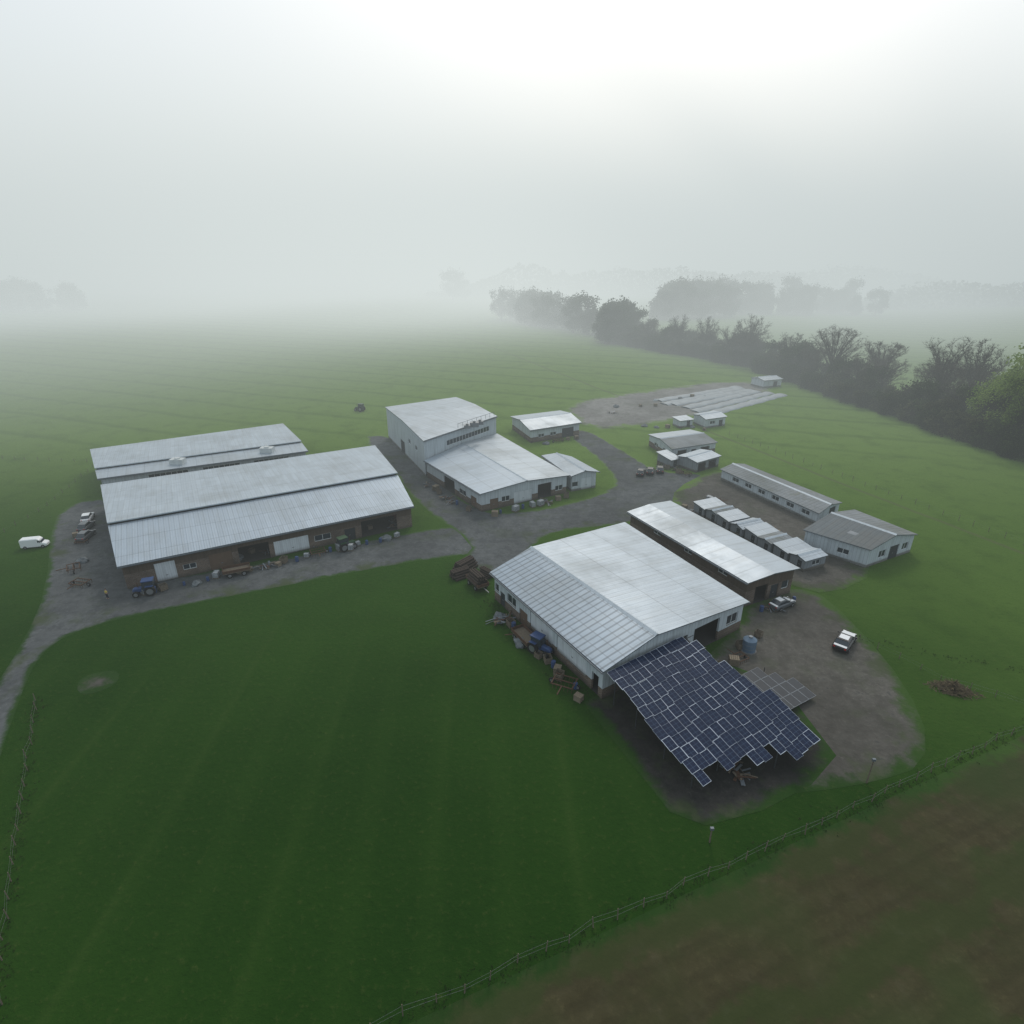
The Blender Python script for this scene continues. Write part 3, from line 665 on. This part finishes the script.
def crate():
    F=[]
    for i in range(4):
        z=.05+i*.24
        F+=cbox(0,-.48,z,1.1,.03,.18)+cbox(0,.48,z,1.1,.03,.18)+cbox(-.55,0,z,.03,.93,.18)+cbox(.55,0,z,.03,.93,.18)
    for x in (-.5,.5):
        for y in (-.44,.44): F+=cbox(x,y,0,.07,.05,1.02)
    F+=cbox(0,0,.05,1.05,.9,.04)
    return obj('crate',F,[WOOD])
def heap(mat,name,seed,sx=1.5,sy=1.1,sz=.9):
    bm=bmesh.new(); bmesh.ops.create_icosphere(bm,subdivisions=3,radius=1)
    for v in bm.verts:
        n=1+.35*mnoise.noise(v.co*1.6+V((seed,0,0)))+.15*mnoise.noise(v.co*4+V((seed,5,0)))
        v.co=V((v.co.x*sx*n,v.co.y*sy*n,max(-.05,v.co.z)*sz*n))
    me=bpy.data.meshes.new(name); bm.to_mesh(me); bm.free(); me.materials.append(mat)
    o=bpy.data.objects.new(name,me); COL.objects.link(o); return o
def ibc():
    t=thing('water_tank','white plastic liquid tank in a steel cage','tank')
    obj('tank_body',loft([ring(-.55,.45,.16,1.1,.1),ring(.55,.45,.16,1.1,.1)]),[WHITEPL],t)
    F=[]
    for z in (.2,.5,.8,1.1):
        F+=cbox(0,-.48,z,1.2,.03,.03)+cbox(0,.48,z,1.2,.03,.03)+cbox(-.6,0,z,.03,.93,.03)+cbox(.6,0,z,.03,.93,.03)
    for x in (-.6,-.2,.2,.6):
        for y in (-.5,.5): F+=cbox(x,y,.13,.03,.03,1.02)
    obj('cage',F,[STEEL],t); obj('pallet',cbox(0,0,0,1.2,1.0,.13),[WOOD],t)
    return t
def machine():
    t=thing('farm_implement','rusty towed cultivator with tines and wheels','farm machine')
    F=cbox(0,-.9,.6,2.6,.1,.1)+cbox(0,0,.6,2.6,.1,.1)+cbox(0,.9,.6,2.6,.1,.1)+cbox(-1.2,0,.69,.1,1.9,.1)+cbox(1.2,0,.69,.1,1.9,.1)+boxf((-.05,.9,.62),(.1,0,0),(0,1.5,.0),(0,0,.1))
    for y in (-.9,0,.9):
        for i in range(6): x=-1.1+i*.44+(.2 if y==0 else 0); F+=cylf((x,y,.62),(x,y-.18,.3),.03,.03,5)+cylf((x,y-.18,.31),(x,y,.02),.03,.02,5)
    obj('tined_frame',F,[RUST],t)
    for x in (-1.5,1.5): wheel(t,x,0,.32,.16)
    return t
def scrap():
    F=[];r_=random.Random(11)
    for i in range(26):
        a=r_.uniform(0,6.28);L=r_.uniform(.5,1.6);x,y=r_.uniform(-1,1),r_.uniform(-.7,.7);z=r_.uniform(.05,.6)
        d=V((math.cos(a),math.sin(a),r_.uniform(-.3,.4)))*L; q0=V((x,y,z))
        F+=boxf(q0,d,V((-math.sin(a),math.cos(a),0))*r_.uniform(.06,.4),(0,0,.04),r_.randrange(3))
    return obj('scrap_heap',F,[RUST,WOOD,GUTTER])
lp=pile_logs(); tag(lp,'stack of cut logs lying on the ground','log pile'); lp.location=(-8.6,87.6,0); lp.rotation_euler=(0,0,.6)
clone(lp,(-8.0,90.4,0),.9,1.15); clone(lp,(-4.2,88.0,0),-.8,.8)
o=lp.copy(); COL.objects.link(o); o.location=(-5.6,84.5,.95); o.rotation_euler=(0,0,math.radians(-58)); o['label']='stack of cut logs loaded on a farm trailer'
ps=tag(pallet_stack(),'stack of wooden pallets beside the wall','pallet stack')
ba=tag(barrel(),'blue plastic drum standing by the wall','barrel')
cr=tag(crate(),'slatted timber crate standing in the yard','crate')
h1=tag(heap(TARP,'covered_heap',1,1.2,.9,.8),'heap covered with a grey tarpaulin','covered heap')
h2=tag(heap(WHITEPL,'covered_heap',4,.9,.7,.6),'heap wrapped in pale plastic sheeting','covered heap')
ib=ibc(); mc=machine(); sc_=tag(scrap(),'tangled heap of scrap metal and boards','scrap heap')
kinds=[ps,ba,cr,h1,h2,ib,mc,sc_]; used=set()
def put(k,x,y,z=0.,rot=None,s=1.):
    o=kinds[k]; rot=R.uniform(0,6.28) if rot is None else rot
    if k not in used:
        used.add(k); o.location=(x,y,z); o.rotation_euler=(0,0,rot); o.scale=(s,)*3
        o['group']=o.name.split('.')[0].replace('_',' ')+'s around the yards'
    else: clone(o,(x,y,z),rot,s)
def along(p0,p1,off,n,ks,jit=.8,z=.03):
    p0,p1=V(p0),V(p1); d=(p1-p0).normalized(); nn=V((d.y,-d.x))
    for i in range(n):
        p=p0.lerp(p1,(i+.5+R.uniform(-.35,.35))/n)+nn*(off+R.uniform(-jit,jit)); put(R.choice(ks),p.x,p.y,z,s=R.uniform(.7,1.15))
along((-60,82.5),(-22,104.),1.7,24,[0,1,2,3,5,5,6,7,7,2,1,4],.6)
along((-1.5,76.5),(9.5,58),1.0,17,[0,1,1,2,3,6,7,2,3],.5,0)
along((-60,85),(-22,106.5),-2.5,14,[0,2,3,4,7,5],1.0,.08)
along((-5,113),(12.5,123.5),1.0,9,[0,1,2,7,6,5],.5)
along((-19,131),(-8,115),1.2,7,[0,1,2,7],.5)
along((-66,84.5),(-82,107),-3.2,5,[0,2,3,7,6],.8)
along((36,77.5),(44,81),1.2,5,[1,2,7,0],.4,.03)
along((43.5,122),(53,98),1.2,20,[0,2,3,7,5,1,6,4],1.5,.04)
along((36,118),(46,95),1.0,10,[0,1,2,7,6],.8,.03)
along((38,146),(44,137),1.4,6,[0,2,7,6],.8,.03)
along((42,146.5),(54,152),1.5,5,[0,2,7,6],.7,.03)
along((18,52),(24,47),0,5,[2,7,6],1.5,.04)
along((14,56.5),(30,66),1.5,8,[0,2,7,6,1],1.2,.04)
along((28,60),(36,72),-1.0,4,[0,7,2],.9,.04)
along((40,182),(60,176),0,6,[0,3,7],2.5,.02)
along((30,196),(75,225),0,8,[0,3,7,4],6,.02)
along((6,162),(20,170),1.6,4,[0,3,7,6],.8,0)
def drum_tank(x,y,r,h,label):
    t=thing('storage_tank',label,'tank',(x,y,0)); F=[]
    F+=cylf((0,0,.1),(0,0,h),r,r,24); F+=cylf((0,0,h),(0,0,h+.35),r,r*.35,24)
    obj('tank_body',F,[BLUEGREY],t,None,False); obj('plinth',cylf((0,0,0),(0,0,.1),r*1.15,r*1.15,24),[CONC],t)
    obj('lid',cylf((0,0,h+.35),(0,0,h+.5),r*.3,r*.3,16),[GUTTER],t)
    for z in (.6,1.2): obj('hoop',cylf((0,0,z),(0,0,z+.06),r+.03,r+.03,24,0,False),[STEEL],t)
drum_tank(32.2,67.4,.9,1.8,'blue grey round storage tank beside the barn opening')
drum_tank(15.2,60.2,.5,1.2,'small blue grey tank under the solar canopy')
def brush(x,y,rot,label):
    F=[];r_=random.Random(21)
    for i in range(1400):
        a=r_.uniform(0,6.28);rr_=abs(r_.gauss(0,.5)); px=math.cos(a)*rr_*2.3; py=math.sin(a)*rr_*1.1; h=max(0,1.0-(rr_)**1.3)*1.0
        p=V((px,py,r_.uniform(0,h+.08))); d=V((r_.uniform(-1,1),r_.uniform(-1,1),r_.uniform(-.25,.45))).normalized()*r_.uniform(.3,.8)
        n=d.orthogonal().normalized()*r_.uniform(.03,.09); F.append(quadf([p-n,p+n,p+d+n*.4,p+d-n*.4],None,r_.randrange(2)))
    o=obj('brush_pile',F,[plain('brown_sticks',(.09,.07,.045),.95,var=.4),plain('dead_brown_leaves',(.12,.095,.055),.95,var=.4)],None,None,merge=False)
    o.location=(x,y,0); o.rotation_euler=(0,0,rot); tag(o,label,'brush pile')
brush(54.6,59.3,math.radians(-25),'brown heap of dead brush lying on the grass')

# ------------------------------------------------------------------ poles and fences
def lamp_post(x,y,h,label):
    t=thing('yard_light',label,'light pole',(x,y,0))
    obj('pole',cylf((0,0,0),(0,0,h),.08,.06,10),[WOOD],t)
    obj('lamp_head',cbox(0,0,h,.32,.22,.28),[GUTTER],t)
lamp_post(36.3,45.2,3.0,'short timber pole with a camera box on top')
lamp_post(18.2,38.5,1.6,'short timber post with a pale box on top')
def fence(name,label,pts,sp=2.8,h=1.1,wires=3,lean=.06,mat=WOOD):
    pts=[V(p) for p in pts]; o=V((pts[0].x,pts[0].y,0)); t=thing(name,label,'fence',o)
    P=[]
    for a,b_ in zip(pts,pts[1:]):
        L=(b_-a).length; n=max(1,round(L/sp))
        for i in range(n): P.append(a.lerp(b_,i/n))
    P.append(pts[-1]); P=P[:98]; tops=[]
    for p in P:
        hh=h*R.uniform(.8,1.25); p=p+V((R.uniform(-.2,.2),R.uniform(-.2,.2))); tp=V((p.x+R.uniform(-lean,lean),p.y+R.uniform(-lean,lean),hh)); tops.append((V((p.x,p.y,0)),tp))
        obj('post',cylf((p.x,p.y,-.05),tp,.05,.04,6),[mat],t,o)
    F=[]
    for k in range(wires):
        f_=(k+1)/(wires+.3)
        for (a0_,a1_),(b0_,b1_) in zip(tops,tops[1:]):
            F+=cylf(a0_.lerp(a1_,f_),b0_.lerp(b1_,f_),.005,.005,3,0,False)
    obj('wire',F,[STEEL],t,o); return t
fence('wire_fence','leaning timber post and wire fence beside the brown field',[(-20,FY(-20)),(60,FY(60)),(140,FY(140))],2.2,1.1,2,.12)
fence('wire_fence','pale post and wire fence along the grey track',[(-57.5,57.5),(-48.6,43.1),(-42.3,33.1),(-36,24),(-32,17)],2.0,1.1,2)
fence('wire_fence','thin post and wire fence dividing the meadows',[(64.3,171.2),(78,138),(94.7,99.3),(104,77)],3.,1.1,2)
fence('wire_fence','low post and wire fence beside the yard track',[(48.7,69.8),(54.3,61),(66,53.5),(78,58.6)],2.6,.9,2)
fence('wire_fence','thin post and wire fence beside the outer meadow',[(-96,62),(-97,88),(-99,118),(-106,146),(-140,150)],3.5,.9,2)

# ------------------------------------------------------------------ person
def person(x,y,rot):
    t=thing('person','person in a yellow jacket and dark trousers standing on the track','person',(x,y,.02),rot)
    J=[((0,0,.95),.13),((0,0,1.15),.14),((0,0,1.38),.16),((0,0,1.5),.07),((0,.01,1.6),.085),((0,.01,1.72),.09),
       ((.17,0,1.40),.07),((.24,.03,1.14),.05),((.25,.12,.90),.04),((-.17,0,1.40),.07),((-.25,-.02,1.14),.05),((-.24,.06,.90),.04),
       ((.09,0,.88),.10),((.11,.04,.48),.07),((.12,.0,.09),.05),((.12,.14,.04),.045),((-.09,0,.88),.10),((-.11,-.03,.48),.07),((-.12,-.1,.09),.05),((-.12,.04,.04),.045)]
    E=[(0,1),(1,2),(2,3),(3,4),(4,5),(2,6),(6,7),(7,8),(2,9),(9,10),(10,11),(0,12),(12,13),(13,14),(14,15),(0,16),(16,17),(17,18),(18,19)]
    def skin(name,idx,ed,grow,mat):
        mp={i:k for k,i in enumerate(idx)}
        me=bpy.data.meshes.new(name); me.from_pydata([J[i][0] for i in idx],[(mp[a],mp[b_]) for a,b_ in ed],[])
        o=bpy.data.objects.new(name,me); COL.objects.link(o); o.parent=t
        o.modifiers.new('s','SKIN')
        for k,i in enumerate(idx):
            r_=J[i][1]*grow; me.skin_vertices[0].data[k].radius=(r_,r_)
        me.skin_vertices[0].data[0].use_root=True
        o.modifiers.new('u','SUBSURF').levels=1; o.modifiers['u'].render_levels=1
        me.materials.append(mat); return o
    skin('body',list(range(20)),E,1.,plain('skin',(.42,.26,.19),.6))
    skin('jacket',[0,1,2,6,7,9,10],[(0,1),(1,2),(2,6),(6,7),(2,9),(9,10)],1.18,plain('yellow_jacket',(.5,.42,.05),.8))
    skin('trousers',[0,12,13,14,16,17,18],[(0,12),(12,13),(13,14),(0,16),(16,17),(17,18)],1.15,plain('dark_trousers',(.02,.025,.04),.9))
    bm=bmesh.new(); bmesh.ops.create_icosphere(bm,subdivisions=2,radius=.115)
    for v in bm.verts: v.co=V((v.co.x,v.co.y-.02,max(v.co.z,-.02)+1.70))
    me=bpy.data.meshes.new('hair'); bm.to_mesh(me); bm.free(); me.materials.append(plain('brown_hair',(.05,.03,.02),.9)); h=bpy.data.objects.new('hair',me); COL.objects.link(h); h.parent=t
person(-63.2,80.6,2.6)

# ------------------------------------------------------------------ trees
def leafmat(name,a,b_):
    m=M(name); b=NB(m); g_=b.n('ShaderNodeNewGeometry'); oi=b.n('ShaderNodeObjectInfo')
    f=b.noise(g_.outputs['Position'],.35,2,.6); c=b.mix(b.ramp(f,.3,.7),a,b_)
    c=b.mix(b.math('MULTIPLY',oi.outputs['Random'],.5),c,tuple(x*.6 for x in a))
    p=b.out(c,.9,0,.1)
    tl=b.n('ShaderNodeBsdfTranslucent'); b.l(c,tl.inputs[0]); mx=b.n('ShaderNodeMixShader'); mx.inputs[0].default_value=.35
    o=[n for n in b.nt.nodes if n.type=='OUTPUT_MATERIAL'][0]
    b.l(p.outputs[0],mx.inputs[1]); b.l(tl.outputs[0],mx.inputs[2]); b.l(mx.outputs[0],o.inputs[0]); return m
LF=[leafmat('dark_foliage',(.036,.052,.022),(.066,.088,.036)),leafmat('spring_foliage',(.13,.21,.04),(.24,.32,.075)),leafmat('olive_foliage',(.058,.062,.032),(.095,.098,.050))]
BARK=plain('tree_bark',(.055,.047,.040),.95); TWIG=plain('bare_twigs',(.075,.067,.055),.95)
def bare_tree(seed,label,H=13,Wd=6.5):
    rnd=random.Random(seed); t=thing('bare_tree',label,'tree')
    top=V((rnd.uniform(-.4,.4),rnd.uniform(-.4,.4),H*.62)); F=cylf((0,0,-.1),(0,0,H*.18),.36,.30,9,0,False)+cylf((0,0,H*.18),top,.30,.10,8,0,False)
    obj('trunk',F,[BARK],t); F=[]
    ctr=V((0,0,H*.56)); ph_=rnd.uniform(0,6)
    def clip(p):
        d=p-ctr; k=math.sqrt((d.x/Wd)**2+(d.y/Wd)**2+(d.z/(H*.45))**2); lim=1+.09*math.sin(3*math.atan2(d.y,d.x)+ph_)+.07*math.sin(d.z*1.3+ph_)
        return p if k<=lim else ctr+d/k*lim*rnd.uniform(.88,1.04)
    def curve(a,b_,r0,r1,sag,n=4):
        out=[]; p=a
        for i in range(1,n+1):
            k=i/n; q=clip(a.lerp(b_,k)+V((rnd.uniform(-.15,.15),rnd.uniform(-.15,.15),math.sin(math.pi*k)*sag))); ra=r0+(r1-r0)*(i-1)/n; rb=r0+(r1-r0)*k
            if (q-p).length<.02: continue
            F.extend(cylf(p,q,ra,rb,4 if r0>.05 else 3,0,False)); p=q; out.append(q)
        return out
    for i in range(40):
        th=i*2.399+rnd.uniform(-.3,.3); zc=H*rnd.uniform(.38,.97); rad=Wd*math.sqrt(max(.03,1-((zc/H-.56)/.45)**2))*rnd.uniform(.45,.92)
        end=V((math.cos(th)*rad,math.sin(th)*rad,zc)); st=V((0,0,H*rnd.uniform(.17,.5))); L1=curve(st,end,.12,.025,.5,5)
        for j,p in enumerate(L1):
            for k in range(1 if j<1 else 4):
                d=((p-V((0,0,H*.4))).normalized()*.6+V((rnd.uniform(-1,1),rnd.uniform(-1,1),rnd.uniform(-.3,1.)))).normalized()*rnd.uniform(.9,1.7)
                for p2 in curve(p,p+d,.03,.012,.1,2):
                    for m_ in range(6):
                        d2=(d.normalized()*.5+V((rnd.uniform(-1,1),rnd.uniform(-1,1),rnd.uniform(-.5,1)))).normalized()*rnd.uniform(.35,.9); n_=d2.orthogonal().normalized()*.022
                        F.append(quadf([p2-n_,p2+n_,p2+d2]))
    obj('crown',F,[TWIG],t,None,merge=False); return t
def leafy(seed,h,w,mat,label,nleaf=3800,ls=.55,low=.25,name='leafy_tree'):
    rnd=random.Random(seed); t=thing(name,label,'tree')
    F=cylf((0,0,-.1),(0,0,h*.35),.03*h,.022*h,8,0,False)
    cl=[]
    for i in range(22):
        a=rnd.uniform(0,6.28); z=h*rnd.uniform(low+.05,.88); rad=w*math.sqrt(max(0,1-((z/h-.52)/.52)**2))*rnd.uniform(.35,.9)
        c=V((math.cos(a)*rad,math.sin(a)*rad,z)); cl.append((c,rnd.uniform(.18,.40)*w)); 
        F+=cylf((0,0,h*rnd.uniform(.15,.4)),c,.010*h,.003*h,5,0,False)
    cl.append((V((0,0,h*.85)),.33*w))
    obj('trunk',F,[BARK],t); F=[]
    for i in range(nleaf):
        c,r_=cl[i%len(cl)]
        d=V((rnd.gauss(0,1),rnd.gauss(0,1),rnd.gauss(0,.85))).normalized()*r_*(rnd.random()**.4)*rnd.uniform(.8,1.5)
        p=c+d; n1=V((rnd.uniform(-1,1),rnd.uniform(-1,1),rnd.uniform(-1,1))).normalized(); n2=n1.orthogonal().normalized()
        s=ls*rnd.uniform(.35,1.0); F.append(quadf([p-n1*s,p-n2*s*.6,p+n1*s,p+n2*s*.6]))
    obj('crown',F,[mat],t,None,merge=False); return t
bt=[bare_tree(1,'bare spreading tree rising above the hedge line',13,7.),bare_tree(2,'bare rounded tree standing in the hedge line',12,5.6),bare_tree(9,'tall bare tree beside the meadow edge',14,5.2)]
lt=[leafy(11,13,5.8,LF[0],'dense dark tree in the hedgerow',low=.08),leafy(12,10,5.0,LF[2],'olive brown tree in the hedgerow',low=.08),leafy(13,15,6.0,LF[0],'tall dark tree in the hedgerow',low=.1),leafy(15,16,6.4,LF[1],'fresh green spring tree at the meadow edge',6500,.42,.1)]
bush=[leafy(31,5,3.6,LF[0],'dark bushy shrub in the hedge',1800,.38,.0,'hedge_shrub'),leafy(32,4.5,3.2,LF[2],'brown bushy shrub in the hedge',1600,.38,.0,'hedge_shrub')]
seen=set()
def plant(t,x,y,s,rot=None,grp=None):
    rot=R.uniform(0,6.28) if rot is None else rot
    if id(t) not in seen:
        seen.add(id(t)); t.location=(x,y,0); t.rotation_euler=(0,0,rot); t.scale=(s*1.05,s,s)
        if grp: t['group']=grp
        return t
    c=clone(t,(x,y,0),rot,(s*R.uniform(.9,1.1),s*R.uniform(.9,1.1),s*R.uniform(.92,1.08)))
    if grp: c['group']=grp
    return c
plant(bt[0],125,238,1.85,.3); plant(bt[1],110.5,288,1.8,1.); plant(bt[0],140,230,1.5,2.); plant(bt[2],144.5,203.4,1.75,3.); plant(bt[2],154.6,200.7,1.7,4.6)
for x,y,s in ((118,262,1.3),(98,312,1.4),(133,216,1.2),(122,248,1.1),(140,196,1.3),(137,184,1.1),(88,328,1.3),(147,186,1.2),(128,222,1.25),(104,296,1.2),(76,342,1.2)): plant(R.choice(bt),x,y,s)
plant(lt[3],138,156,1.35); plant(lt[3],152,166,1.8); plant(lt[3],144,148,1.45); plant(lt[3],158,178,1.6); plant(lt[3],137,168,1.1); plant(lt[3],150,142,1.3); plant(lt[3],158,158,1.7); plant(lt[3],146,176,1.25)
plant(lt[0],168,158,1.6); plant(lt[2],172,150,1.5)
hp=[(58,362),(80,326),(95,308.9),(108,285),(112,262),(115,240),(120,214),(125,192),(128,168),(130.5,150),(134,134),(138,118)]
for a,b_ in zip(hp,hp[1:]):
    a,b_=V(a),V(b_); L=(b_-a).length; n=int(L/3.2)
    for i in range(n):
        p=a.lerp(b_,i/n)
        q_=p+V((R.uniform(0,4),R.uniform(-2,2))); plant(R.choice(bush),q_.x,q_.y,R.uniform(.9,1.6),grp='shrubs in the hedgerow')
        if R.random()<.92:
            q_=p+V((R.uniform(3,18),R.uniform(-2,8))); plant(R.choice([lt[0],lt[1],lt[1],lt[2]]),q_.x,q_.y,R.uniform(.6,1.05),grp='trees in the hedgerow')
def grove(pts,n,smin,smax,jx,jy):
    for i in range(n):
        k=R.uniform(0,len(pts)-1.001); a=V(pts[int(k)]).lerp(V(pts[int(k)+1]),k%1); plant(R.choice([lt[0],lt[2],lt[1]]),a.x+R.uniform(-jx,jx),a.y+R.uniform(-jy,jy),R.uniform(smin,smax),grp='misty trees beyond the meadow')
grove([(-8,500),(20,450),(42,425),(66,384),(60,362)],48,1.1,1.8,8,12)
grove([(118,500),(150,520),(200,545),(300,540)],52,1.5,2.2,16,22)
grove([(-490,560),(-390,575)],22,1.3,2.0,10,16)
plant(lt[2],-64,690,2.1); plant(lt[0],-54,700,1.5)
plant(lt[1],100,345,.9); plant(lt[0],92,352,1.0)
F=[];rnd=random.Random(77)
for (x0,y0,x1,y1,h,N_) in ((300,580,760,700,28,9000),(-100,760,560,800,40,14000)):
    for i in range(N_):
        k=rnd.random(); x=x0+(x1-x0)*k; y=y0+(y1-y0)*k+rnd.uniform(-20,20)
        hh=h*(.7+.3*mnoise.noise(V((x*.02,1.3,0)))+.2*mnoise.noise(V((x*.09,4,0))))*min(1,k*6,(1-k)*6+.3); p=V((x,y,rnd.uniform(0,max(3,hh)))); s=rnd.uniform(1,2.6)
        n1=V((rnd.uniform(-1,1),rnd.uniform(-1,1),rnd.uniform(-1,1))).normalized()*s; n2=n1.orthogonal().normalized()*s*.7
        F.append(quadf([p-n1,p-n2,p+n1,p+n2]))
o=obj('far_wood',F,[LF[0]],None,None,merge=False); tag(o,'distant wood fading into the fog','woodland'); o['kind']='stuff'
F=[];rnd=random.Random(5)
def tufts(p0,p1,n,sp):
    for i in range(n):
        p=V(p0).lerp(V(p1),rnd.random())+V((rnd.gauss(0,sp),rnd.gauss(0,sp)))
        for k in range(3):
            a=rnd.uniform(0,6.28); h=rnd.uniform(.08,.24); w_=rnd.uniform(.03,.07); d=V((math.cos(a),math.sin(a),0)); b0=V((p.x,p.y,0))+V((rnd.uniform(-.2,.2),rnd.uniform(-.2,.2),0))
            F.append(quadf([b0-d*w_,b0+d*w_,b0+V((rnd.uniform(-.12,.12),rnd.uniform(-.12,.12),h))]))
tufts((-20,FY(-20)),(33.5,FY(33.5)),350,.5); tufts((33.5,FY(33.5)),(90,FY(90)),350,.5); tufts((-57.5,57.5),(-32,17),250,.4)
tufts((48,70),(78,58),120,.6); tufts((-4,80),(10,57),300,.8)
o=obj('rough_grass',F,[leafmat('rough_grass_blades',(.030,.060,.014),(.055,.08,.026))],None,None,merge=False); tag(o,'tufts of rough grass along fences and walls','grass'); o['kind']='stuff'

# ------------------------------------------------------------------ fog: one body of air whose density rises smoothly with distance over the far meadows
m=M('morning_fog'); b=NB(m)
pos=b.n('ShaderNodeNewGeometry').outputs['Position']; sp=b.n('ShaderNodeSeparateXYZ'); b.l(pos,sp.inputs[0]); X,Y,Z=sp.outputs
t=b.math('ADD',b.math('MULTIPLY',X,-.25),b.math('MULTIPLY',Y,.95))
S=b.ramp(t,-20,600,0,.0088)
hz=b.math('EXPONENT',b.math('MULTIPLY',b.math('MAXIMUM',Z,0.),-1/85.))
# slow drifting unevenness of the mist (sum of sines in world space)
s1=b.math('SINE',b.math('ADD',b.math('MULTIPLY',X,.013),b.math('MULTIPLY',Y,.006)))
s2=b.math('SINE',b.math('ADD',b.math('MULTIPLY',X,-.007),b.math('MULTIPLY',Y,.019)))
s3=b.math('SINE',b.math('ADD',b.math('MULTIPLY',X,.023),b.math('ADD',b.math('MULTIPLY',Y,-.011),b.math('MULTIPLY',Z,.03))))
pat=b.math('ADD',b.math('MULTIPLY',b.math('MULTIPLY',s1,s2),.34),b.math('MULTIPLY_ADD',s3,.16,1.)) 
dens=b.math('ADD',b.math('MULTIPLY',b.math('MULTIPLY',S,hz),pat),b.math('MULTIPLY',hz,.0002))
def sq(a,o_,r_): 
    k=b.math('MULTIPLY',b.math('SUBTRACT',a,o_),1/r_); return b.math('MULTIPLY',k,k)
gg=b.math('EXPONENT',b.math('MULTIPLY',b.math('ADD',sq(X,-70.,330.),sq(Y,460.,280.)),-1.))
col=b.mix(gg,(.46,.52,.525),(.76,.82,.80))
up=b.ramp(Z,10,240,0,.8,False); col=b.mix(up,col,(.82,.87,.875))  # fog colour lightens with height, painting in light from above
ab=b.n('ShaderNodeVolumeAbsorption'); ab.inputs['Color'].default_value=(0,0,0,1); b.l(dens,ab.inputs['Density'])
em=b.n('ShaderNodeEmission'); b.l(col,em.inputs[0]); b.l(dens,em.inputs[1])  # fog glows by emission in place of scattered daylight
ad=b.n('ShaderNodeAddShader'); b.l(ab.outputs[0],ad.inputs[0]); b.l(em.outputs[0],ad.inputs[1])
oo=b.n('ShaderNodeOutputMaterial'); b.l(ad.outputs[0],oo.inputs['Volume'])
o=obj('fog',boxf((-2200,-150,-2),(4400,0,0),(0,2600,0),(0,0,382)),[m]); structure(o)

# ------------------------------------------------------------------ sky and light
SUN_EL=math.radians(42); SUN_AZ=math.radians(10)
sd=V((math.sin(SUN_AZ)*math.cos(SUN_EL),math.cos(SUN_AZ)*math.cos(SUN_EL),math.sin(SUN_EL)))
W=bpy.data.worlds.new('World'); SC.world=W; W.use_nodes=True; nt=W.node_tree; nt.nodes.clear()
class WB(NB):
    def __init__(s,nt): s.nt=nt
b=WB(nt)
sky=b.n('ShaderNodeTexSky',sky_type='NISHITA'); sky.sun_disc=False; sky.sun_elevation=SUN_EL; sky.sun_rotation=SUN_AZ; sky.dust_density=5.
bg1=b.n('ShaderNodeBackground'); b.l(sky.outputs[0],bg1.inputs[0]); bg1.inputs[1].default_value=.05
tc=b.n('ShaderNodeTexCoord').outputs['Generated']
nm=b.n('ShaderNodeVectorMath',operation='NORMALIZE'); b.l(tc,nm.inputs[0])
dt=b.n('ShaderNodeVectorMath',operation='DOT_PRODUCT'); b.l(nm.outputs[0],dt.inputs[0]); dt.inputs[1].default_value=sd
gl=b.ramp(dt.outputs['Value'],.25,1.1,0,1)
cl=b.noise(nm.outputs[0],2.2,3,.5)
c=b.mix(gl,(.60,.675,.71),(.82,.85,.85))
c=b.mix(b.ramp(cl,.35,.7,0,.10),c,(.50,.55,.58))
bg2=b.n('ShaderNodeBackground'); b.l(c,bg2.inputs[0]); bg2.inputs[1].default_value=.85
ad=b.n('ShaderNodeAddShader'); b.l(bg1.outputs[0],ad.inputs[0]); b.l(bg2.outputs[0],ad.inputs[1])
wo=b.n('ShaderNodeOutputWorld'); b.l(ad.outputs[0],wo.inputs[0])
sl=bpy.data.lights.new('sun','SUN'); sl.energy=1.1; sl.angle=math.radians(12); sl.color=(1,.96,.9)
so=bpy.data.objects.new('sun',sl); COL.objects.link(so); so.rotation_euler=(-sd).to_track_quat('-Z','Y').to_euler(); so.location=(0,0,300)
cd=bpy.data.cameras.new('camera'); cd.sensor_width=36; cd.lens=600/1024*36; cd.clip_end=20000; cd.clip_start=.5
co=bpy.data.objects.new('camera',cd); COL.objects.link(co); co.location=(0,0,50); co.rotation_euler=(math.radians(90-23.59),0,0)
SC.camera=co
